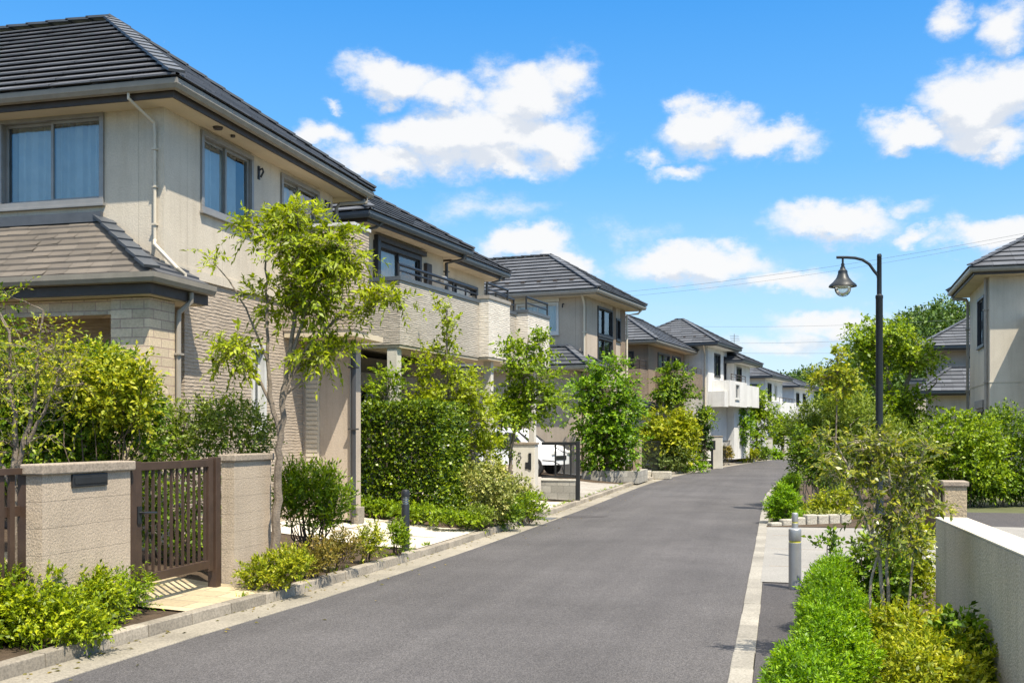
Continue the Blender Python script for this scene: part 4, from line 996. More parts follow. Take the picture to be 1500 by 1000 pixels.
# ================================================================== house 6 and 7 (far white terrace)
f6 = Frame(1132, 78, 12); h6 = house('far_white_house', 'long far white house with grey hipped roofs where the road bends', f6)
ov = .7; r6 = (-7.6, 0, 0, 7.2); z6 = 5.95
mb = MB(); volume(mb, -7, -ov, ov, 6.5, .3, 5.9, {'E': [(1.4, 2.6, 4.2, 5.5), (3.6, 4.6, 4.2, 5.5)], 'S': [(-4.2, -2.9, 4.3, 5.4), (-2.1, -1.3, 4.3, 5.4)]}); mb.build('wall', [M['stucco5'], M['room']], h6)
window(h6, 'E', 1.4, 2.6, 4.2, 5.5, -ov, M['frame_d'], 2, True, (.3, .9)); window(h6, 'E', 3.6, 4.6, 4.2, 5.5, -ov, M['frame_w'], 2, True); window(h6, 'S', -4.2, -2.9, 4.3, 5.4, ov, M['frame_d'], 2, False); window(h6, 'S', -2.1, -1.3, 4.3, 5.4, ov, M['frame_d'], 2, False)
hip_roof(h6, r6, z6 + .03, .45, M['roof2'], .3, .6, .034); eaves(h6, r6, z6, ov, M['gut2'], M['stucco5'], M['gut2'], .12)
mb = MB(); volume(mb, -.69, .3, 1.0, 6.8, 2.9, 4.1); o = mb.build('balcony', M['stucco5'], h6); railing(o, [(.25, 1.1, 4.1), (.25, 6.7, 4.1)], .3, M['fascia'], 1, 1., .03)
mb = MB(); a = Vector((-3.5, 2.4, 7.3)); mb.tube([a, a + Vector((0, 0, 2.1))], .025, 6)
for i in range(4): mb.tube([a + Vector((-.35, .1 * i, 1.95 - .12 * i)), a + Vector((.35, .1 * i, 1.95 - .12 * i))], .014, 5)
mb.build('antenna', M['wire'], h6)
f7 = Frame(1172, 92, 14); h7 = house('end_white_house', 'farthest white house with grey roof, closing the row at the bend', f7)
r7 = (-9, 0, 0, 9); mb = MB(); volume(mb, -8.4, -.7, .7, 8.4, .3, 5.8, {'E': [(1.5, 2.6, 4.2, 5.3), (4, 5, 4.2, 5.3)]}); mb.build('wall', [M['stucco5'], M['room']], h7)
window(h7, 'E', 1.5, 2.6, 4.2, 5.3, -.7, M['frame_d'], 2, False); window(h7, 'E', 4, 5, 4.2, 5.3, -.7, M['frame_d'], 2, False)
hip_roof(h7, r7, 5.9, .42, M['roof2'], .3, .6, .034); eaves(h7, r7, 5.87, .7, M['gut2'], M['stucco5'], M['gut2'], .12)
mb = MB(); volume(mb, -.69, .4, 1, 7, 2.9, 4.0); mb.build('balcony', M['stucco5'], h7)

# ================================================================== right side houses: here +x points away from the street
FrameR = Frame
fr1 = FrameR(1450, 30, 2); g1 = house('right_house', 'grey stucco house on the right with deep eaves, behind the hedge', fr1, 'houses on the right of the street')
def fx(px, py, D): p = atD(px, py, D); return p
z8 = 6.33; ov = .6; r8 = (-ov, 9, -ov, 5.0)
mb = MB(); volume(mb, 0, 8.4, 0, 4.3, 0, 6.25, {'W': [(1.0, 2.4, 4.3, 5.75), (1.2, 2.4, .9, 2.4)], }); mb.build('wall', [M['stuccoR'], M['room']], g1)
window(g1, 'W', 1.0, 2.4, 4.3, 5.75, 0, M['frame_d'], 2, False); window(g1, 'W', 1.2, 2.4, .9, 2.4, 0, M['frame_d'], 2, False)
mb = MB(); mb.box(-.06, -.004, 1.1, 2.75, 2.46, 2.7); mb.build('shutter_box', M['shutter'], g1, bevel=.01)
hip_roof(g1, r8, z8 + .03, .6, M['roof2'], .3, .6, .034); eaves(g1, r8, z8, ov, M['gut1'], M['stucco2'])
pipe(g1, [(-.5, 4.7, z8 - .1), (-.45, 4.6, z8 - .25), (-.1, 4.35, z8 - .3), (-.06, 4.35, z8 - .4), (-.06, 4.35, .2)], M['gut1'], .05)
pipe(g1, [(-.07, .25, z8 - .2), (-.07, .25, .2)], M['gut3'], .05)
mb = MB(); volume(mb, .98, 5, -.9, -.004, 0, 4.9); mb.build('bay', M['stuccoR'], g1)
mb = MB(); mb.box(.9, 5.1, -1.0, -.005, 4.902, 5.0); mb.build('bay_roof', M['gut1'], g1)
mb = MB(); mb.ring((0, 8.4, 0, 4.3), [(-.03, 3.15), (.014, 3.15), (.014, 3.19), (-.03, 3.19)]); mb.build('belt_course', M['stuccoR'], g1)
mb = MB(); mb.lathe([(0.0, 0), (.08, 0), (.08, .05), (0, .05)], (0, 0, 0), 12); o = mb.build('vent_cap', M['fascia'], g1); o.location = (1.25, -.05, 1.7); o.rotation_euler = (R(90), 0, 0)
fr2 = FrameR(1372, 50, 3); g2 = house('right_far_house', 'taupe two-storey house with lower skirt roof, half hidden behind the right house', fr2, 'houses on the right of the street')
z9 = 5.75; mb = MB(); volume(mb, 0, 9, 0, 7, 0, 5.68, {'S': [(1.3, 2.6, 4.0, 5.3)], 'W': [(.8, 1.7, 4.2, 5.2)]}); mb.build('wall', [M['stucco3'], M['room']], g2)
window(g2, 'S', 1.3, 2.6, 4.0, 5.3, 0, M['frame_d'], 2, True); window(g2, 'W', .8, 1.7, 4.2, 5.2, 0, M['frame_w'], 1, True)
rr = (-.9, 9.8, -.9, 7.9); hip_roof(g2, rr, z9 + .03, .6, M['roof2'], .3, .6, .034); eaves(g2, rr, z9, .9, M['gut2'], M['stucco3'])
rr = (-1., 9.8, -2.6, .4); hip_roof(g2, rr, 3.62, .75, M['roof2'], .28, .5, .034, name='skirt_roof'); eaves(g2, rr, 3.6, .6, M['gut2'], M['stucco3'])
mb = MB(); volume(mb, -.4, 9, -2.0, -.01, 0, 3.5, {'S': [(1.6, 3., .6, 2.6)], 'W': [(-1.6, -.6, .9, 2.4)]}); mb.build('lower_wall', [M['stucco3'], M['room']], g2); window(g2, 'S', 1.6, 3., .6, 2.6, -2., M['frame_d'], 2, False); window(g2, 'W', -1.6, -.6, .9, 2.4, -.4, M['frame_d'], 1, False)
fr3 = FrameR(1338, 62, 6); g3 = house('gable_house', 'plain grey house with a low dark roof edge, far behind the spreading right tree', fr3, 'houses on the right of the street')
mb = MB(); volume(mb, 0, 9, 0, 8, 0, 4.75, {'S': [(1, 2.2, .8, 2.4)]}); mb.build('wall', [M['stuccoR'], M['room']], g3); window(g3, 'S', 1, 2.2, .8, 2.4, 0, M['frame_d'], 2, False)
hip_roof(g3, (-.3, 9.3, -.3, 8.3), 4.8, .12, M['roof2'], .4, .8, .03); mb = MB(); mb.ring((-.3, 9.3, -.3, 8.3), [(-.32, 4.6), (0, 4.6), (0, 4.8), (-.32, 4.8)]); mb.build('fascia', M['gut2'], g3)

# ================================================================== gate, pillars, fences of the near garden
GX = -5.65
def gy(px): return float(onX(px, HZ, GX)[1])
def gz_(px, py): return float(onX(px, py, GX)[2])
ya, yb = gy(62), gy(191); ptop = 1.46
def pillar(name, label, x0, x1, y0, y1, z0, z1, mat, cap=.06, over=.03, group=None, capm=None, joints=0):
    c = ((x0 + x1) / 2, (y0 + y1) / 2, z0); o = empty(name, label, 'gate pillar', c, 0, group); hx, hy = (x1 - x0) / 2, (y1 - y0) / 2
    mb = MB(); h = z1 - z0 - cap
    if joints:
        k = int(h / joints); zz = 0
        for i in range(k + 1):
            t = min(h, (i + 1) * h / (k + 1)); mb.box(-hx, hx, -hy, hy, zz if i == 0 else zz + .0015, t - .0015); mb.box(-hx + .003, hx - .003, -hy + .003, hy - .003, t - .0014, t + .0014) if i < k else None
            zz = t
    else: mb.box(-hx, hx, -hy, hy, -.1, h)
    mb.build('shaft', mat, o, bevel=0 if joints else .008)
    mb = MB(); mb.box(-hx - over, hx + over, -hy - over, hy + over, h, h + cap); mb.build('cap', capm or M['cap'], o, bevel=.012); return o
p1 = pillar('gate_pillar', 'wide rough sand coloured gate pillar with black letter slot', GX - .15, GX, ya, yb, .1, ptop, M['block'], .085, .035, 'pillars of the near gate', joints=.215)
mb = MB(); yy0, yy1 = gy(104) - (ya + yb) / 2, gy(155) - (ya + yb) / 2; zz0, zz1 = 1.12 - .1, 1.255 - .1
zz1 = gz_(130, 693) - .1; zz0 = gz_(130, 712) - .1
mb.box(.07, .097, yy0, yy1, zz0, zz1); mb.build('letter_slot', M['black'], p1, bevel=.006)
mb = MB(); mb.box(.0975, .103, yy0 + .02, yy1 - .02, zz0 + .025, zz1 - .025); mb.build('letter_flap', M['black'], p1, bevel=.004)
yc, yd = gy(343), gy(397)
p2 = pillar('gate_pillar', 'narrow rough sand coloured gate pillar beside the slender street tree', GX - .15, GX, yc, yd, .1, ptop + .02, M['block'], .075, .03, 'pillars of the near gate', joints=.215)
# gate leaf, slightly ajar to the garden
gx = GX - .075
y0, y1 = gy(198), gy(330) - .05
o = empty('garden_gate', 'dark brown slatted metal garden gate between two rough pillars', 'gate', (gx, (y0 + y1) / 2, .1))
hl = (y1 - y0) / 2; top = gz_(260, 675) - .1; bot = gz_(255, 846) - .1
mb = MB(); mb.box(-.03, .03, -hl + .16, hl - .2, top - .075, top); mb.build('top_rail', M['gate'], o, bevel=.004)
mb = MB(); mb.box(-.03, .03, -hl + .16, hl - .2, bot, bot + .085); mb.build('bottom_rail', M['gate'], o, bevel=.004)
for a, b in ((-hl + .08, -hl + .16), (hl - .2, hl - .11)):
    mb = MB(); mb.box(-.032, .032, a, b, bot - .03, top + .01); mb.build('stile', M['gate'], o, bevel=.004)
n = 12
for i in range(n):
    y = -hl + .19 + (2 * hl - .42) * i / (n - 1)
    mb = MB(); mb.box(-.012, .012, y - .009, y + .009, bot + .086, top - .076); mb.build('slat', M['gate'], o)
for a, b in ((-hl - .02, -hl + .06), (hl - .085, hl + .01)):
    mb = MB(); mb.box(-.05, .05, a, b, -.1, top + .02); mb.build('gate_post', M['gate'], o, bevel=.006)
mb = MB(); zt_ = (top + bot) / 2 + .1; mb.tube([(.034, -hl + .12, zt_), (.09, -hl + .12, zt_), (.095, -hl + .15, zt_), (.095, -hl + .3, zt_ - .01)], .013, 6); mb.box(.033, .045, -hl + .09, -hl + .15, zt_ - .1, zt_ + .06); mb.build('handle', M['black'], o)
mb = MB(); mb.box(.0, .012, hl - .11, hl - .085, bot + .2, bot + .28); mb.box(.0, .012, hl - .11, hl - .085, top - .3, top - .22); mb.build('hinge', M['black'], o)
# fence to the left of the wide pillar
o = empty('garden_fence', 'dark brown vertical slat fence left of the wide gate pillar', 'fence', (GX - .19, ya - 1.42, .1))
mb = MB()
for i in range(26): mb.box(-.012, .012, -1.6 + i * .115, -1.6 + i * .115 + .055, .05, 1.28)
mb.box(-.028, -.013, -1.62, 1.42, .95, 1.03); mb.box(-.028, -.013, -1.62, 1.42, .15, .23); mb.build('slats', M['gate'], o)
mb = MB(); mb.box(-.04, .04, 1.42, 1.48, -.1, 1.32); mb.build('post', M['gate'], o); mb = MB(); mb.box(-.035, .035, -1.64, 1.42, 1.282, 1.33); mb.build('top_rail', M['gate'], o)

# black garden light bollard
def px_base(px, py, z=.1): return onZ(px, py, z)
b = px_base(594, 806); o = empty('garden_light', 'slim black garden light post at the kerb before the clipped hedge', 'garden light', b)
mb = MB(); mb.lathe([(.055, -.05), (.055, .63), (.05, .64)], n=18); mb.build('post', M['black'], o, smooth=True)
mb = MB(); mb.lathe([(.04, .64), (.04, .74)], n=16); mb.build('lens', M['milk'], o, smooth=True)
mb = MB()
for z in (.66, .69, .72): mb.lathe([(.052, z), (.058, z + .004), (.052, z + .012)], n=18)
mb.build('louvre', M['black'], o, smooth=True)
mb = MB(); mb.lathe([(.058, .74), (.06, .80), (.045, .83), (0, .84)], n=18); mb.build('cap', M['black'], o, smooth=True)

# numbered white pillar, low stone wall and black gate panel
D = 25.6; q = atD(768, HZ, D); hx = .3
a = atD(785, HZ, 25.2)
p3 = pillar('gate_pillar', 'white rendered gate pillar with a curly number 5 and black intercom slot', a[0] - .56, a[0] - .012, a[1] - .05, a[1] + .3, .12, 1.5, M['pillar_w'], .06, .03)
mb = MB(); sx = -.1; N5 = [(.035, 1.12), (-.03, 1.13), (-.035, 1.05), (.015, 1.065), (.04, 1.01), (.015, .955), (-.03, .965), (-.055, .91), (-.08, .89)]
mb.tube([(sx + u, -.182, w) for u, w in N5], .009, 5); mb.build('number', M['black'], p3)
mb = MB(); mb.box(.12, .185, -.195, -.176, .72, 1.12); mb.box(.04, .119, -.19, -.176, .74, .9); mb.build('intercom', M['black'], p3)
b = onZ(847, 732, .1); x0 = a[0]; x1 = b[0]; yy = b[1]
o = empty('stone_wall', 'low pale stone clad wall under the black gate panel', 'wall', ((x0 + x1) / 2, yy + .02, .1)); hw = (x1 - x0) / 2
mb = MB(); mb.box(-hw, hw - .06, -.1, .1, -.1, .46); mb.build('stonework', M['stone'], o); mb = MB(); mb.box(-hw, hw - .05, -.12, .12, .461, .5); mb.build('coping', M['pillar_w'], o, bevel=.006)
o = empty('gate_panel', 'black wrought metal gate panel above the low stone wall', 'gate', ((x0 + x1) / 2, yy, .1)); zt = 1.40
mb = MB(); mb.box(hw - .05, hw + .04, -.045, .045, -.1, zt + .02); mb.build('post', M['black'], o, bevel=.006)
mb = MB(); mb.box(-hw, hw - .051, -.025, .025, zt - .075, zt); mb.build('top_rail', M['black'], o); mb = MB(); mb.box(-hw, hw - .051, -.025, .025, .53, .58); mb.build('bottom_rail', M['black'], o)
for t in (.38, .62, .8): mb = MB(); mb.box(-hw + 2 * hw * t - .018, -hw + 2 * hw * t + .018, -.018, .018, .58, zt - .06); mb.build('bar', M['black'], o)
mb = MB(); mb.tube([(-hw + .02, 0, .95), (-hw + .3, 0, .93), (-hw + .5, 0, .82), (-hw + .56, 0, .6)], .014, 6); mb.tube([(-hw + .3, 0, zt - .1), (-hw + .55, 0, 1.15), (-hw + .9, 0, 1.1)], .01, 5); mb.build('scroll', M['black'], o)

# small white car behind the gate panel
def car(loc, rz, label):
    o = empty('parked_car', label, 'car', loc, rz); W = .74
    prof = [(-1.7, .35), (-1.72, .75), (-1.55, .98), (-1.2, 1.36), (-.7, 1.5), (.3, 1.48), (.85, 1.05), (1.5, .92), (1.72, .75), (1.72, .35)]
    mb = MB(); n = len(prof); secs = [(-W, .0), (-W * .97, .03), (0, .04), (W * .97, .03), (W, 0)]
    ys = [-W, -W * .9, -W * .45, 0, W * .45, W * .9, W]
    for y in ys:
        k = abs(y) / W
        for x, z in prof:
            ins = .16 * max(0, (z - .95)) / .5 * k; mb.v.append((x * (1 - .02 * k ** 4), y - math.copysign(ins, y) if y else 0, z + .05 * (1 - k ** 4) * (z > .5)))
    for i in range(len(ys) - 1):
        for j in range(n - 1): mb.f.append((i * n + j, i * n + j + 1, (i + 1) * n + j + 1, (i + 1) * n + j)); mb.m.append(0)
        mb.f.append((i * n, (i + 1) * n, (i + 1) * n + n - 1, i * n + n - 1)); mb.m.append(0)
    mb.f.append(tuple(range(n))); mb.m.append(0); mb.f.append(tuple((len(ys) - 1) * n + j for j in range(n))[::-1]); mb.m.append(0)
    mb.build('body', M['white'], o, smooth=True)
    for sg in (-1, 1):
        mb = MB(); y = sg * (W - .13); yb_ = sg * (W - .015)
        mb.poly([(-1.15, y + sg * .012, 1.36), (-.1, y + sg * .012, 1.4), (-.1, yb_, .98), (-1.4, yb_, .98)][::sg]); mb.poly([(-.02, y + sg * .012, 1.4), (.3, y + sg * .012, 1.38), (.72, yb_, .98), (-.02, yb_, .98)][::sg]); mb.build('side_window', M['frame_d'], o)
        for x in (-1.08, 1.1):
            mb = MB(); mb.tube([(x, sg * (W - .16), .29), (x, sg * (W + .01), .29)], .29, 20); wv = mb.build('wheel', M['rubber'], o, smooth=True)
            mb = MB(); mb.tube([(x, sg * (W + .008), .29), (x, sg * (W + .02), .29)], .18, 16); mb.build('rim', M['steel'], wv)
        mb = MB(); mb.box(1.66, 1.745, sg * .6 - .11, sg * .6 + .11, .68, .8); mb.build('headlight', M['milk'], o, bevel=.02)
    mb = MB(); mb.quad((.36, -W * .74, 1.46), (.36, W * .74, 1.46), (.86, W * .86, 1.09), (.86, -W * .86, 1.09)); mb.build('windscreen', M['frame_d'], o)
    mb = MB(); mb.box(1.7, 1.735, -.4, .4, .5, .64); mb.build('grille', M['black'], o); return o
q = atD(800, 700, 35); car((q[0] - 1.1, q[1], gl(3.) + .014), R(-12), 'small white parked car seen through the black gate panel')

# planter with the broad tree, brown pillar, edging stones
b = onZ(935, 706, .1); x1 = b[0]
o = empty('stone_planter', 'low stone planter wall holding the broad green tree', 'planter', (x1 - .95, b[1] + .9, .1))
mb = MB(); mb.box(-.95, .95, -.9, -.68, -.05, .36); mb.box(.73, .95, -.679, 1.6, -.05, .36); mb.build('stonework', M['stone'], o, bevel=.01)
mb = MB(); mb.box(-.95, .729, -.679, 1.6, -.05, .28); mb.build('bed', M['soil'], o)
q = atD(932.5, HZ, 36.6); pillar('gate_pillar', 'thin brown rendered pillar at the end of the stone planter', q[0] - .11, q[0] + .11, q[1] - .1, q[1] + .5, .1, 1.48, M['pillar_t'], .05, .02)
q = onZ(985, 698, .1)
for i in range(3):
    L = .75; mb = MB(); mb.box(-L / 2 + .01, L / 2 - .01, -.12, .12, -.1, .2 + .03 * (i % 2)); o = mb.build('edging_stone', M['edging'], bevel=.03); o.location = (q[0] - .4 - i * L, q[1] + .02 * i, .1)
    tag(o, 'rough grey edging stone in the short row before the golden shrubs', 'edging stone', 'edging stones before the golden shrubs')
def dpillar(px, pyb, w, lab, ytop=None, h=1.5, mat='pillar_w', dep=.4, slots=False, grp='far white gate pillars'):
    b = onZ(px, pyb, .1); o = pillar('gate_pillar', lab, b[0] - w / 2, b[0] + w / 2, b[1], b[1] + dep, .1, .1 + h, M[mat], .05, .025, grp)
    if slots:
        for x, z0, z1 in ((-.08 * w / .5, .95, 1.22), (.15 * w / .5, .85, 1.2)): mb = MB(); mb.box(x - .045, x + .045, -dep / 2 - .015, -dep / 2 + .01, z0, z1); mb.build('plate', M['black'], o)
    return o
dpillar(1050, 683, .52, 'white far gate pillar with a dark post standing at its left side', h=1.5)
dpillar(1083, 675, .5, 'white far gate pillar with two dark name plates', h=1.42, slots=True)
dpillar(1127, 671, .4, 'small far white pillar among the round shrubs', h=1.35); dpillar(1156, 670.5, .6, 'white pillar with dark plates where the road vanishes', h=1.45, slots=True)
b = onZ(1043, 684.5, .08); o = empty('kerb_post', 'thin dark mailbox post in front of the far white pillar', 'mailbox post', b)
mb = MB(); mb.tube([(0, 0, -.1), (0, 0, 1.2)], .055, 8); mb.build('post', M['black'], o); mb = MB(); mb.box(-.16, .16, -.1, .1, .85, 1.3); mb.build('mailbox', M['frame_d'], o, bevel=.02)
# dark railing between far pillars
def wirefence(name, label, A, B, h, n):
    o = empty(name, label, 'fence', A); A = np.array(A); B = np.array(B); mb = MB()
    d = B - A; mb.tube([(0, 0, h), tuple(d + np.array([0, 0, h]))], .02, 5); mb.tube([(0, 0, .12), tuple(d + np.array([0, 0, .12]))], .015, 5); mb.build('rail', M['black'], o)
    mb = MB()
    for i in range(n + 1): p = d * i / n; mb.tube([tuple(p + np.array([0, 0, -.1])), tuple(p + np.array([0, 0, h]))], .011, 4)
    mb.build('bars', M['black'], o)
a = onZ(941, 696, .12); b = onZ(1036, 685, .12); wirefence('mesh_fence', 'thin dark metal fence in front of the golden shrubs', (a[0] - .5, a[1] + .8, .12), (b[0] - .7, b[1], .12), 1.25, 60)
a = onZ(1056, 680, .12); b = onZ(1078, 675, .12); wirefence('mesh_fence', 'thin dark fence between the two far white pillars', (a[0], a[1], .12), (b[0], b[1], .12), 1.2, 22)
a = onZ(1090, 674, .12); b = onZ(1124, 671.5, .12); wirefence('mesh_fence', 'thin dark fence beyond the pillar with name plates', (a[0] - .2, a[1] + .5, .12), (b[0] - .5, b[1], .12), 1.1, 30)

# ================================================================== right side things
b = onZ(1164.5, 861, .01)
def bollard(loc, label, r, h):
    o = empty('bollard', label, 'bollard', loc, 0, 'steel bollards on the right')
    mb = MB(); mb.lathe([(r, -.05), (r, h * .76), (r * .93, h * .765)], n=28); mb.build('post', M['steel'], o, smooth=True)
    mb = MB(); mb.lathe([(r * .93, h * .765), (r * .93, h * .795)], n=28); mb.build('reflector_band', M['gold'], o, smooth=True)
    mb = MB(); mb.lathe([(r * .93, h * .795), (r * .99, h * .798), (r, h * .80), (r, h * .975), (r * .95, h * .99), (r * .8, h), (0, h)], n=28); mb.build('cap', M['steel'], o, smooth=True); return o
M['gold'] = plain('reflector_yellow', (.45, .42, .05), .4, 0, .1)
bollard((b[0], b[1], .01), 'thick brushed steel bollard beside the feathery green hedge', .068, .655)
b2 = atD(1164.5, 757, 14.6); bollard((b2[0], b2[1], .01), 'thinner steel bollard standing just behind the thick one', .043, .60)
# foreground wall
A = atD(1370.5, 757, 8.9); al = math.atan((1084 - 750) / F) - TH; dv = np.array([math.sin(al), math.cos(al)]); nv = np.array([math.cos(al), -math.sin(al)])
o = empty('garden_wall', 'grey sprayed concrete garden wall with smooth pale top, lower right foreground', 'wall', (A[0], A[1], 0), -al)
mb = MB(); mb.box(0, .245, -8, 0, -.1, .985); mb.build('wall_body', M['rwall'], o, bevel=.006); mb = MB(); mb.box(-.004, .249, -8, .004, .986, 1.0); mb.build('wall_top', M['rwall_top'], o, bevel=.004)
# tan pillar and dark gate
q = atD(1400, HZ, 17); pw = .335
o = pillar('gate_pillar', 'short tan rough pillar with flat stone cap behind the right wall', q[0] - pw / 2, q[0] + pw / 2, q[1], q[1] + .45, 0, .935, M['pillar_t'], .08, .03)
o = empty('sliding_gate', 'dark brown solid sheet gate left of the short tan pillar', 'gate', (q[0] - pw / 2 - .06, q[1] + .3, 0))
mb = MB()
for i in range(9): mb.box(-.02, .0, -.1 + i * .18, -.1 + i * .18 + .174, .08, .86)
mb.build('sheet', M['gate'], o); mb = MB(); mb.box(-.035, .012, -.14, 1.55, .861, .91); mb.box(-.035, .012, -.14, 1.55, .03, .079); mb.build('frame', M['gate'], o)
# lamp post
D = 22.; b = atD(1288, HZ, D); k = D / F
o = empty('street_lamp', 'dark street lamp post with curved arm and hanging bell shade', 'street lamp', (b[0], b[1], 0))
Z = lambda py: 1.7 + (HZ - py) * k
RIGHT = np.array([CT, ST, 0])
def lp(px, py): v = RIGHT * (px - 1287.5) * k; return (v[0], v[1], Z(py))
mb = MB(); mb.lathe([(.12, 0), (.12, .05), (.085, .12), (.085, .5), (.075, .55), (.072, Z(438)), (.078, Z(437)), (.078, Z(433)), (.05, Z(431)), (.047, Z(376)), (.052, Z(375.5)), (.04, Z(372)), (0, Z(371.5))], n=18); mb.build('pole', M['lampm'], o, smooth=True)
arm = [lp(1286, 404), lp(1280, 397), lp(1273, 387), lp(1263, 380.5), lp(1252, 377.8), lp(1240, 377), lp(1225, 377)]
mb = MB(); cm = [Vector(p) for p in arm]; mb.tube(cm, .03, 8); mb.tube([cm[0] + Vector((0, 0, -.04)), cm[0] + Vector((0, 0, .04))], .035, 8); mb.build('arm', M['lampm'], o, smooth=True)
c = lp(1234, 377); cx_, cy_ = c[0], c[1]
mb = MB(); mb.tube([(cx_, cy_, Z(378)), (cx_, cy_, Z(386))], .022, 8); mb.tube([(cx_, cy_, Z(386)), (cx_, cy_, Z(392))], .035, 8); mb.build('hanger', M['lampm'], o, smooth=True)
mb = MB(); mb.lathe([(0, Z(390.5)), (.05, Z(391)), (.055, Z(394)), (.095, Z(397)), (.098, Z(401)), (.105, Z(402)), (.13, Z(407)), (.2, Z(413)), (.275, Z(417.5)), (.285, Z(420)), (.26, Z(420.3)), (.18, Z(416)), (.1, Z(409))], (cx_, cy_, 0), 28); mb.build('shade', M['lampm'], o, smooth=True)
mb = MB(); mb.lathe([(.16, Z(417)), (.165, Z(421)), (.15, Z(426)), (.1, Z(431)), (0, Z(433.5))], (cx_, cy_, 0), 24); mb.build('glass_bowl', M['bowl'] if 'bowl' in M else M['glass'], o, smooth=True)
mb = MB(); mb.lathe([(.0, Z(418.5)), (.2, Z(418.3)), (.2, Z(419)), (.1, Z(422)), (0, Z(422.5))], (cx_, cy_, 0), 20); mb.build('diffuser', M['milk'], o, smooth=True)
mb = MB(); pts = [(cx_ + RIGHT[0] * .168 * math.cos(a), cy_ + RIGHT[1] * .168 * math.cos(a), Z(420) - .2 * abs(math.sin(a)) ** .8) for a in np.linspace(math.pi, 0, 14)]; mb.tube(pts, .008, 5); mb.build('guard', M['lampm'], o)
# edging stones of the right bed
a = onZ(1126, 771, 0); c = onZ(1245, 766, 0)
for i in range(7):
    t = i / 7; p = a + (c - a) * (t + .07); L = np.linalg.norm(c - a) / 7; mb = MB(); h = .08 + .11 * min(1, i / 3) + rng.uniform(-.01, .02)
    mb.box(-L / 2 + .012, L / 2 - .012, -.07, .07, -.05, h); o = mb.build('edging_stone', M['edging'], bevel=.02); o.location = (p[0], p[1], 0); o.rotation_euler = (0, 0, math.atan2(c[1] - a[1], c[0] - a[0]) + rng.normal() * .03)
    tag(o, 'pale edging stone in the low row bounding the yellow shrub bed', 'edging stone', 'edging stones of the right bed')
# wires
def wire(pts, label, D1, D2, sag, r=.012):
    (xa, ya_), (xb, yb_) = pts; A = atD(xa, ya_, D1); B = atD(xb, yb_, D2); o = []
    for i in range(31):
        t = i / 30; p = A + (B - A) * t; p[2] -= sag * 4 * t * (1 - t); o.append(p)
    mb = MB(); mb.tube(o, r, 4); tag(mb.build('power_line', M['wire']), label, 'power line', 'overhead wires')
wire(((700, 442), (1600, 322)), 'highest overhead wire crossing the sky behind the lamp arm', 95, 75, 1.0, .012); wire(((700, 447), (1600, 326)), 'overhead wire hanging just below the highest wire', 95, 75, 1.15, .010)
for i, (p, q, s, l) in enumerate((((800, 470), (1600, 452), 1.3, 'faint wire over the brown house roof, upper of the distant set'), ((800, 492), (1600, 470), 1.6, 'faint distant wire second in the low set over the roofs'), ((800, 505), (1600, 500), 1.2, 'faint distant wire in the middle of the low set'), ((800, 535), (1600, 530), 1.4, 'faint distant wire lowest over the far white roofs'))):
    wire((p, q), l, 130, 120, s, .016)

# ================================================================== planting, left side
az = 'shrubs along the left kerb'
shrub('low_shrub', 'large mounded yellow green shrub at the lower left corner by the kerb', 'shrub', [(30, 885, 70, 55, 8.3), (105, 885, 70, 55, 8.8), (-60, 890, 80, 65, 8.0), (70, 915, 90, 45, 8.2), (60, 865, 50, 40, 8.7)], 8.5, 4600, 10, .038, .0095, .11, 'lime2', lump=.38, spread=.7, nl=22, group=az)
shrub('low_shrub', 'wispy green shrub filling the corner below the wide pillar', 'shrub', [(165, 885, 40, 42, 9.3), (195, 865, 24, 30, 9.6), (140, 860, 40, 36, 9.3)], 9.3, 900, 8, .04, .009, .13, 'bright', lump=.38, out=.7, group=az)
D = 9.6
tb_ = atD(20, 850, 9.6); tb_[2] = .1
tree('slender_tree', 'sparse grey stemmed young tree with bare twigs before the left fence', 'tree', tb_,
     [([tb_ - [0, 0, .05], atD(20, 760, D), atD(22, 690, D), atD(21, 620, D), atD(15, 560, D), atD(14, 490, D)], .042, .012), ([atD(21, 700, D), atD(35, 650, D), atD(50, 590, D), atD(56, 520, D), atD(64, 455, D)], .028, .008), ([atD(22, 715, D), atD(6, 690, D), atD(-12, 640, D), atD(-20, 560, D)], .03, .01), ([atD(38, 650, D), atD(62, 610, D), atD(82, 560, D), atD(96, 500, D)], .02, .006)],
     [(60, 520, 55, 65), (20, 540, 45, 70), (95, 540, 35, 50), (-10, 560, 50, 80), (70, 610, 45, 40), (30, 640, 50, 40), (-5, 440, 40, 50)], D, 70, 5, 6, .045, .011, .22, 'gold', 'bark', fill=.3, br=.010, clump_r=.12, lift=.1)
shrub('garden_bush', 'tall bushy evergreen shrub with yellow tips before the porch', 'bush', [(130, 590, 72, 80), (60, 620, 75, 80), (175, 575, 48, 60), (10, 590, 55, 100), (205, 625, 32, 55), (100, 690, 100, 60), (-40, 520, 50, 120)], 11.4, 5000, 7, .052, .0165, .15, 'mid', gz=.25, nstem=14, lump=.36, nl=24, stem_r=.02, deep=.8)
shrub('garden_bush', 'golden tipped shrub with arching shoots beside the porch column', 'bush', [(150, 560, 45, 60), (195, 545, 28, 32), (205, 590, 22, 40), (95, 545, 35, 40)], 10.9, 700, 7, .052, .0155, .18, 'gold', gz=.25, nstem=8, lump=.42, deep=.6, out=.6)
shrub('garden_bush', 'loose grey green olive shrub showing above the gate', 'bush', [(270, 625, 60, 42), (335, 628, 52, 44), (230, 640, 40, 42), (370, 640, 26, 38)], 12.5, 1200, 7, .048, .013, .17, 'olive', gz=.3, nstem=14, lump=.42, out=.7, rise=.5)
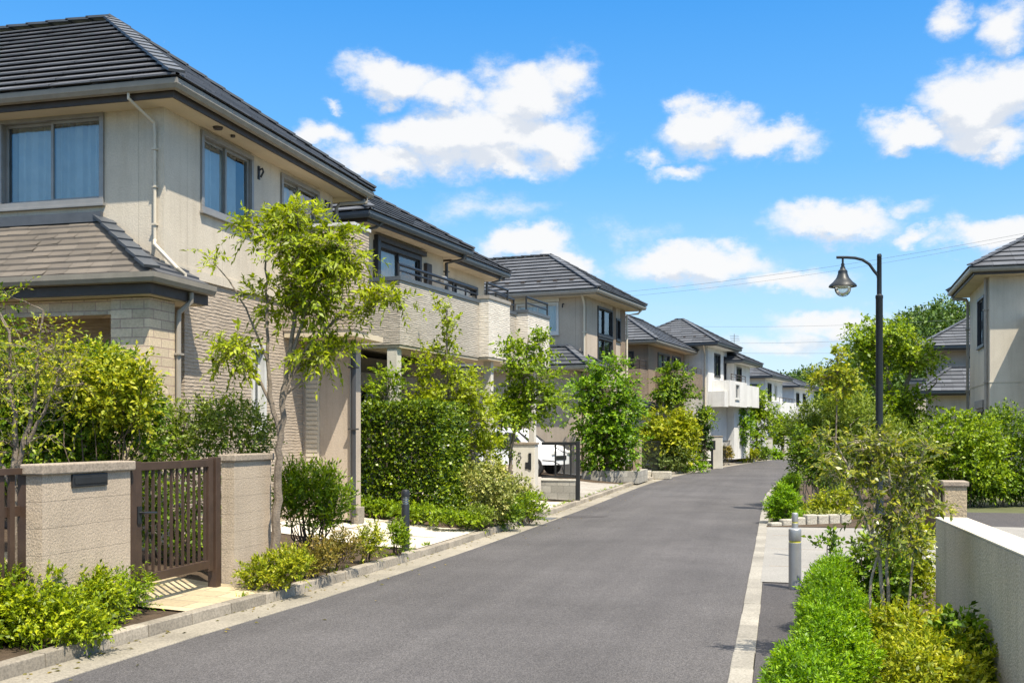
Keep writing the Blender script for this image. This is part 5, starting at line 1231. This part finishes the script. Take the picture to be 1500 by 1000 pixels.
shrub('garden_bush', 'dark shrub seen through the slats of the garden gate', 'bush', [(250, 740, 60, 80), (310, 740, 45, 80), (215, 730, 30, 70)], 12.2, 900, 7, .05, .014, .15, 'mid', gz=.25, nstem=12, lump=.4, deep=.7)
D = 11.9; tb = atD(403, 820, D); tb[2] = .1
tree('street_tree', 'slender ash tree with feathery light green leaves between pillar and driveway', 'tree', tb,
     [([tb - [0, 0, .06], atD(404, 760, D), atD(408, 700, D), atD(411, 640, D), atD(414, 585, D), atD(422, 530, D), atD(432, 460, D), atD(438, 390, D), atD(436, 310, D)], .062, .012),
      ([atD(411, 640, D), atD(399, 590, D), atD(393, 540, D), atD(392, 480, D), atD(390, 410, D), atD(388, 350, D)], .034, .009),
      ([atD(413, 590, D), atD(430, 545, D), atD(455, 500, D), atD(490, 470, D), atD(535, 448, D), atD(568, 440, D)], .026, .007),
      ([atD(400, 600, D), atD(375, 545, D), atD(345, 505, D), atD(318, 492, D)], .022, .006), ([atD(393, 530, D), atD(360, 450, D), atD(335, 410, D), atD(312, 384, D)], .016, .005), ([atD(420, 545, D), atD(450, 450, D), atD(470, 390, D), atD(488, 340, D)], .024, .007), ([atD(416, 580, D), atD(440, 560, D), atD(470, 530, D), atD(492, 510, D)], .016, .005)],
     [(436, 308, 24, 20), (390, 335, 42, 32), (487, 350, 40, 28), (432, 385, 52, 46), (405, 440, 34, 34), (320, 385, 22, 12), (335, 500, 40, 24), (525, 450, 36, 14), (562, 440, 28, 13), (548, 430, 26, 10), (470, 455, 34, 20), (500, 385, 26, 38), (470, 515, 36, 26), (345, 520, 36, 26), (430, 340, 60, 30), (455, 430, 35, 40)],
     D, 120, 7, 13, .078, .0155, .26, 'ash', 'bark', droop=.45, spread=1.1, fill=.25, br=.009, clump_r=.14, deep=.8, up=.7)
shrub('garden_bush', 'upright green willow leaved bush beside the driveway', 'bush', [(455, 745, 48, 44), (430, 735, 28, 40), (480, 735, 30, 36), (455, 715, 34, 30)], 13.2, 900, 8, .065, .011, .22, 'bright', gz=.25, nstem=26, lump=.34, out=.6, rise=.9, spread=.65, droop=.12)
for i, (lo, D, m, lab, n) in enumerate((([(395, 838, 36, 22), (425, 828, 30, 22), (372, 842, 20, 20)], 10.9, 'gold', 'low golden green ground shrub at the foot of the narrow pillar', 700), ([(462, 815, 32, 22), (440, 822, 26, 18)], 11.7, 'rust', 'low bronze tinted ground shrub beside the golden one at the kerb', 420), ([(502, 803, 26, 20), (485, 808, 20, 16)], 12.4, 'rust', 'small reddish ground shrub between bronze shrub and light post', 260), ([(543, 792, 20, 22), (535, 800, 16, 14)], 13.2, 'gold', 'small feathery yellow green tuft left of the light post', 260), ([(584, 786, 15, 17)], 13.9, 'bright', 'small round bright green shrub touching the light post', 260))):
    shrub('low_shrub', lab, 'shrub', lo, D, n, 8, .04, .008, .11, m, gz=.1, lump=.4, out=.6, rise=.7, nstem=6, group=az)
box_hedge('clipped_hedge', 'tall square clipped dark green hedge beside the driveway', -8.3, -5.95, 17.75, 19.6, .1, 2.22, 16000, 'hedge', .055, .02, .06, k=4, twig=.055, rough_top=.02)
for lo, D, lab in (([(560, 745, 30, 9), (535, 742, 22, 9)], 18.4, 'low leafy shrub at the left foot of the clipped hedge'), ([(625, 753, 34, 10), (595, 749, 24, 9)], 17.9, 'low leafy shrub at the middle foot of the clipped hedge'), ([(680, 764, 26, 11), (655, 758, 26, 10)], 17.4, 'low leafy shrub at the right foot of the clipped hedge by the kerb')):
    shrub('low_shrub', lab, 'shrub', lo, D, 300, 7, .055, .016, .09, 'bright', gz=.2, lump=.4, out=.7, rise=.6, group=az)
shrub('variegated_shrub', 'pale cream and green variegated shrub next to the clipped hedge', 'shrub', [(712, 718, 32, 40), (700, 700, 22, 24), (722, 735, 26, 26)], 18.2, 900, 7, .05, .014, .13, 'vari', gz=.12, lump=.34)
shrub('variegated_shrub', 'pale variegated shrub in front of the numbered white pillar', 'shrub', [(752, 724, 24, 28), (738, 725, 22, 32), (768, 728, 18, 18)], 20.2, 800, 7, .05, .014, .14, 'vari', gz=.12, lump=.34)
for lo, D, m, lab in (([(702, 760, 20, 16)], 17.6, 'olive', 'low grey green shrub at the kerb under the first variegated shrub'), ([(738, 752, 26, 18)], 18.5, 'mid', 'low mid green shrub at the kerb between the variegated shrubs'), ([(782, 741, 20, 20), (765, 746, 16, 14)], 19.6, 'bright', 'bright low shrub at the kerb end before the white drive')):
    shrub('low_shrub', lab, 'shrub', lo, D, 330, 7, .05, .012, .14, m, gz=.1, lump=.4, out=.7, rise=.6, group=az)
def ptree(name, label, lobes, D, tpts, gz, n, ntw=6, k=7, L=.07, W=.02, twig=.3, mat='bright', r0=.05, **kw):
    P = [atD(x, y, D) for x, y in tpts]; P[0][2] = gz - .05; b = P[0].copy(); b[2] = gz
    return tree(name, label, 'tree', b, [(P, r0, r0 * .25)], lobes, D, n, ntw, k, L, W, twig, mat, **kw)
gt = 'young trees in the left gardens'
ptree('garden_tree', 'layered pointed green tree rising behind the clipped hedge', [(655, 462, 9, 18), (654, 492, 20, 12), (656, 520, 34, 13), (658, 548, 46, 14), (632, 532, 20, 10), (663, 578, 54, 16), (688, 612, 42, 24), (640, 590, 36, 14), (695, 660, 38, 34), (660, 640, 36, 26), (700, 575, 22, 14), (700, 712, 34, 30)], 21.2, [(655, 720), (656, 640), (655, 560), (655, 500), (655, 455)], .35, 150, 8, 9, .078, .024, .27, 'ash', tw_stem=False, group=gt, fill=.3)
ptree('garden_tree', 'bright yellow green layered tree left of the numbered pillar', [(782, 500, 22, 18), (758, 520, 24, 18), (800, 510, 20, 22), (775, 550, 42, 22), (785, 590, 46, 24), (755, 585, 30, 24), (768, 606, 36, 16), (738, 600, 22, 26), (724, 650, 18, 24)], 22.6, [(745, 730), (748, 660), (757, 600), (768, 540), (775, 490)], .3, 110, 9, 9, .08, .026, .32, 'bright', tw_stem=False, group=gt, fill=.3)
ptree('sapling', 'little pointed sapling showing above the clipped hedge against the dark window', [(568, 555, 14, 14), (562, 575, 24, 14), (575, 540, 8, 10)], 20.6, [(565, 700), (566, 600), (570, 545)], .3, 34, 5, 7, .07, .022, .22, 'bright', r0=.03, tw_stem=False, group=gt)
ptree('broad_tree', 'broad dense green tree standing in the stone planter', [(890, 540, 24, 18), (884, 572, 42, 24), (905, 600, 32, 26), (866, 610, 34, 24), (885, 640, 44, 24), (912, 650, 22, 22), (880, 668, 26, 14)], 35.6, [(890, 692), (889, 650), (888, 600), (890, 550)], .35, 190, 9, 9, .11, .04, .42, 'bright2', r0=.09, tw_stem=False, group=gt, fill=.35, clump_r=.3)
shrub('low_shrub', 'yellow green ground cover shrub inside the stone planter', 'shrub', [(870, 686, 22, 10), (905, 687, 20, 9), (890, 684, 22, 10)], 35.8, 340, 7, .08, .026, .2, 'bright', gz=.3, lump=.4, nstem=4)
shrub('golden_shrub', 'large golden green shrub before the brown house', 'bush', [(978, 625, 32, 30), (958, 648, 26, 26), (1000, 640, 22, 36), (980, 655, 36, 28)], 45.5, 1700, 7, .13, .045, .3, 'gold', gz=.2, lump=.36, stem_r=.03)
shrub('garden_bush', 'dark low bush with greyish leaves under the golden shrub', 'bush', [(955, 678, 18, 14), (990, 672, 22, 16), (972, 682, 20, 10)], 44.5, 420, 6, .09, .03, .2, 'grey', gz=.15, lump=.4)
shrub('garden_bush', 'narrow dark column bush beside the far white pillar', 'bush', [(1026, 618, 15, 22), (1028, 650, 13, 30), (1025, 635, 14, 30)], 50, 800, 6, .1, .036, .2, 'dark', gz=.15, lump=.3)
shrub('garden_bush', 'light green rounded bush leaning on the dark column bush', 'bush', [(1038, 612, 12, 16), (1012, 640, 12, 26), (1010, 668, 14, 14)], 49.5, 380, 6, .1, .034, .24, 'bright', gz=.15, lump=.36)
shrub('low_hedge', 'low bright green hedge strip before the dark mailbox post', 'hedge', [(995, 687, 16, 7), (1012, 685, 16, 7), (1028, 683, 12, 7)], 46, 420, 6, .07, .022, .14, 'lime', gz=.1, lump=.4, nstem=4)
ptree('garden_tree', 'small open crowned tree before the brown balcony', [(988, 550, 22, 16), (975, 572, 20, 16), (1003, 570, 18, 16), (988, 588, 24, 14)], 46.5, [(983, 680), (984, 620), (986, 570), (988, 545)], .2, 60, 8, 8, .13, .045, .4, 'mid', r0=.07, tw_stem=False, group=gt, fill=.3, clump_r=.25)
ptree('garden_tree', 'bright tree standing between the two far white pillars', [(1076, 596, 16, 14), (1082, 618, 18, 18), (1068, 615, 12, 18), (1085, 640, 15, 14), (1074, 640, 14, 12)], 60, [(1077, 676), (1077, 640), (1077, 600)], .2, 80, 8, 8, .14, .05, .4, 'bright2', r0=.07, tw_stem=False, group=gt, clump_r=.3)
ptree('garden_tree', 'rounded green tree before the far white balcony', [(1108, 578, 16, 14), (1116, 595, 18, 18), (1100, 600, 14, 18), (1112, 622, 20, 20), (1104, 640, 14, 14)], 63, [(1108, 672), (1109, 630), (1110, 590)], .2, 95, 8, 8, .14, .05, .4, 'bright', r0=.08, tw_stem=False, group=gt, clump_r=.3)
ptree('sapling', 'thin far sapling near the vanishing bend of the road', [(1146, 622, 10, 12), (1140, 638, 9, 10), (1152, 640, 8, 12)], 71, [(1145, 672), (1145, 640), (1146, 620)], .2, 80, 7, 7, .15, .055, .4, 'bright', r0=.05, tw_stem=False, group=gt, clump_r=.25)
for lo, D, m, lab in (([(1062, 664, 8, 9)], 57, 'rust', 'small orange tinted shrub between far white pillars'), ([(1100, 664, 9, 7), (1092, 667, 7, 5)], 62, 'gold', 'round yellow green shrub beyond the plated pillar'), ([(1116, 662, 9, 9)], 66, 'mid', 'round mid green shrub under the far rounded tree'), ([(1132, 665, 9, 7), (1140, 668, 6, 4)], 69, 'lime', 'low lime shrub near the vanishing point of the kerb'), ([(1086, 668, 6, 5)], 61, 'gold', 'tiny golden tuft at the foot of the plated pillar')):
    shrub('low_shrub', lab, 'shrub', lo, D, 220, 6, .11, .036, .2, m, gz=.1, lump=.4, nstem=3, group='small far shrubs')

# ================================================================== planting, right side
gr = 'shrubs on the right of the street'
shrub('large_bush', 'big olive green fine leaved bush at the right road edge', 'bush', [(1205, 620, 38, 36), (1250, 618, 42, 36), (1225, 645, 52, 42), (1192, 660, 30, 42), (1275, 645, 38, 36), (1180, 632, 20, 36)], 24.5, 2600, 8, .085, .016, .3, 'olive', gz=.02, nstem=22, lump=.36, rise=.7, out=.6, group=gr, bark='bark_l', stem_r=.022)
shrub('large_bush', 'darker green bush at the foot of the big olive bush', 'bush', [(1185, 680, 22, 32), (1210, 690, 22, 30), (1172, 655, 10, 30)], 23.2, 700, 7, .07, .02, .2, 'mid', gz=.02, nstem=10, lump=.38, group=gr, bark='bark_l')
ptree('sapling', 'tall thin yellow leaved sapling rising out of the olive bush', [(1226, 524, 10, 8), (1214, 546, 26, 7), (1240, 545, 16, 6), (1198, 558, 14, 6), (1224, 572, 26, 9), (1248, 565, 12, 6)], 23.6, [(1224, 690), (1225, 620), (1226, 560), (1227, 518)], 0, 60, 5, 6, .085, .028, .2, 'gold', r0=.025, clump_r=.1, group=None, br=.01)
D = 34
tree('spreading_tree', 'wide spreading green tree behind the street lamp', 'tree', atD(1318, HZ, D) * [1, 1, 0],
     [([atD(1318, HZ, D) * [1, 1, 0] - [0, 0, .05], atD(1318, 640, D), atD(1312, 590, D), atD(1300, 550, D), atD(1285, 510, D), atD(1282, 490, D)], .13, .03), ([atD(1316, 600, D), atD(1330, 560, D), atD(1338, 530, D), atD(1345, 500, D)], .09, .03), ([atD(1316, 620, D), atD(1345, 590, D), atD(1372, 560, D)], .07, .02), ([atD(1310, 590, D), atD(1285, 570, D), atD(1262, 550, D)], .06, .02)],
     [(1285, 492, 34, 22), (1318, 500, 30, 20), (1262, 512, 20, 16), (1345, 520, 30, 18), (1300, 530, 34, 16), (1352, 538, 20, 9), (1262, 552, 20, 14), (1285, 595, 36, 26), (1322, 602, 36, 24), (1306, 630, 42, 24), (1342, 585, 14, 8)], D, 150, 9, 9, .12, .04, .46, 'bright', 'bark', fill=.3, clump_r=.3, tw_stem=False, br=.02, droop=.25)
shrub('tall_hedge', 'pale grey green loose hedge right of the lamp post', 'hedge', [(1300, 645, 30, 28), (1345, 648, 40, 32), (1310, 680, 40, 36), (1355, 685, 40, 36), (1380, 660, 24, 28)], 26, 1500, 7, .075, .022, .22, 'olive', gz=0, nstem=10, lump=.36, group=gr)
shrub('tall_hedge', 'bright bushy green hedge in front of the right house', 'hedge', [(1415, 645, 42, 36), (1390, 670, 40, 40), (1445, 660, 36, 40), (1400, 625, 30, 22), (1420, 690, 50, 34)], 25, 1900, 7, .08, .025, .24, 'bright', gz=0, nstem=14, lump=.36, group=gr)
shrub('tall_hedge', 'yellowish feathery hedge at the right frame edge before the grey wall', 'hedge', [(1485, 640, 40, 40), (1530, 650, 50, 45), (1500, 685, 50, 35), (1465, 625, 24, 22)], 25.6, 1500, 7, .08, .02, .28, 'mid', gz=0, nstem=12, lump=.38, out=.6, rise=.7, group=gr)
for x, D, lab in ((1430, 26.2, 'low rounded bush in the row along the parking yard, nearest the tan pillar'), (1465, 26.3, 'low rounded bush in the middle of the row along the parking yard'), (1500, 26.4, 'low rounded bush of the yard row at the right frame edge')):
    shrub('low_shrub', lab, 'shrub', [(x, 715, 24, 18), (x + 8, 708, 18, 16)], D - 1.2, 520, 7, .06, .022, .14, 'mid', gz=0, lump=.36, group=gr)
for lo, D, lab in (([(1146, 745, 20, 24), (1152, 730, 14, 20)], 20.0, 'neat bright green hedge mound nearest the edging stones'), ([(1150, 722, 15, 16), (1158, 716, 12, 14)], 25, 'second neat bright green hedge mound along the road edge'), ([(1158, 706, 10, 9), (1162, 702, 8, 8)], 32, 'farthest bright hedge mound where the road edge curves')):
    shrub('low_hedge', lab, 'hedge', lo, D, 900, 8, .05, .010, .12, 'lime', gz=.02, lump=.36, rise=.6, nstem=4, group='bright hedge mounds along the right edge')
shrub('golden_shrub', 'yellow leaved low shrub in the bed behind the edging stones', 'shrub', [(1218, 742, 26, 20), (1200, 748, 20, 14), (1236, 735, 18, 20)], 21, 520, 7, .06, .018, .16, 'gold', gz=.02, lump=.38, group=gr)
shrub('flowering_cover', 'pale blossomed ground cover at the front of the yellow shrub', 'ground cover plant', [(1200, 756, 20, 8), (1222, 757, 18, 7)], 20.4, 300, 6, .04, .016, .08, 'vari', gz=.02, lump=.4, nstem=2)
# grass patch between mound and shrub
n = 2600; a = onZ(1168, 762, 0); P = np.c_[a[0] + rng.uniform(-.1, .75, n), a[1] + rng.uniform(-.4, 4.5, n), np.full(n, .012)]
o = leaf_mesh('grass', P, np.c_[rng.normal(0, .35, (n, 2)), np.ones(n)], rng.normal(size=(n, 3)) + [0, -1, 0], rng.uniform(.05, .13, n), np.full(n, .008), LM['lime'], None); tag(o, None, None, None, 'stuff')
# foreground: feathery hedge of several plants, small tree, golden shrubs
fe = 'feathery bright green plants of the near hedge'
for (x, y, rx, ry, h, lab) in ((.10, 5.6, .42, .55, .60, 'nearest feathery lime green hedge plant at the bottom frame edge'), (.26, 6.9, .38, .5, .58, 'second feathery lime green hedge plant from the bottom frame edge'), (.34, 8.1, .38, .55, .56, 'middle feathery lime green hedge plant beside the small foreground tree'), (.40, 9.4, .38, .55, .55, 'fourth feathery lime green hedge plant, before the steel bollards'), (.46, 10.7, .34, .5, .52, 'farthest feathery lime green hedge plant next to the pale apron')):
    shrub('feathery_shrub', lab, 'shrub', None, 0, 3300, 9, .026, .0055, .06, 'lime', gz=.01, blobs=[((x + .02, y, h * .40), (rx * .72, ry * .82, h * .48)), ((x, y + .05, h * .62), (rx * .52, ry * .6, h * .38))], lump=.46, spread=.7, out=.9, rise=.35, inner=.7, nstem=6, nl=11, group=fe, droop=.05)
D = 7.7; tb = atD(1297, HZ, D); tb[2] = 0
def q7(px, py, d=0): return atD(px, py, D + d)
tree('small_tree', 'small multi stemmed foreground tree with glossy narrow leaves and pale bark', 'tree', tb,
     [([tb - [0, 0, .05], q7(1298, 960), q7(1294, 890), q7(1288, 820), q7(1272, 770), q7(1258, 720), q7(1240, 680), q7(1222, 645)], .021, .005), ([tb + [.05, .05, -.05], q7(1306, 950), q7(1302, 880), q7(1300, 800), q7(1305, 730), q7(1300, 670), q7(1295, 635)], .018, .005), ([tb + [.1, 0, -.05], q7(1322, 960), q7(1330, 890), q7(1338, 820), q7(1332, 760), q7(1342, 700), q7(1355, 650)], .013, .004), ([q7(1290, 830), q7(1278, 780), q7(1282, 730), q7(1270, 690), q7(1262, 650)], .012, .004), ([tb + [-.03, .1, -.05], q7(1272, 930), q7(1276, 850), q7(1290, 790), q7(1312, 740), q7(1325, 690)], .015, .004)],
     [(1225, 655, 36, 26), (1270, 648, 40, 26), (1318, 650, 40, 26), (1355, 665, 24, 20), (1250, 690, 36, 28), (1300, 690, 46, 34), (1345, 705, 26, 22), (1300, 740, 46, 30), (1355, 735, 22, 20), (1260, 740, 22, 22), (1315, 790, 36, 30), (1340, 780, 22, 24), (1205, 640, 16, 12)], D, 105, 6, 8, .042, .010, .13, 'olive2', 'bark_l', fill=.3, br=.006, clump_r=.08, lift=.1, up=.5)
shrub('golden_shrub', 'bright yellow green spreading shrub against the foot of the right wall', 'shrub', [(1340, 935, 55, 42, 7.4), (1395, 975, 55, 45, 6.9), (1310, 975, 40, 36, 7.0), (1355, 1010, 70, 50, 6.5)], 7, 2000, 8, .04, .0085, .12, 'gold', gz=.01, lump=.36, out=.7, rise=.5, spread=.7, nl=22, group=gr)
shrub('golden_shrub', 'yellow bronze shrub behind the stems of the small foreground tree', 'shrub', [(1335, 800, 24, 42), (1318, 840, 30, 36), (1345, 850, 22, 30)], 9.6, 700, 7, .045, .012, .14, 'gold', gz=.01, lump=.38, nstem=8, group=gr)
shrub('garden_bush', 'dark shaded bush among the stems of the small foreground tree', 'bush', [(1290, 850, 34, 50), (1270, 830, 24, 40), (1310, 900, 30, 40)], 9.2, 700, 7, .05, .015, .14, 'mid', gz=.01, lump=.4, nstem=8)
shrub('low_shrub', 'dark green low plant tucked against the right wall foot', 'shrub', [(1432, 975, 28, 40), (1400, 925, 18, 26), (1450, 1000, 30, 40)], 7.0, 420, 7, .05, .016, .13, 'mid', gz=.01, lump=.4, nstem=6, group=gr)
for px, py, D, h in ((1212, 800, 11.2, .12),):
    shrub('low_shrub', 'spindly broad leaved shoot poking above the feathery hedge', 'shrub', [(1212, 795, 14, 12), (1222, 805, 10, 10)], 11.2, 40, 5, .05, .018, .12, 'mid', gz=.01, nstem=6, out=.6, rise=.8, group=gr)
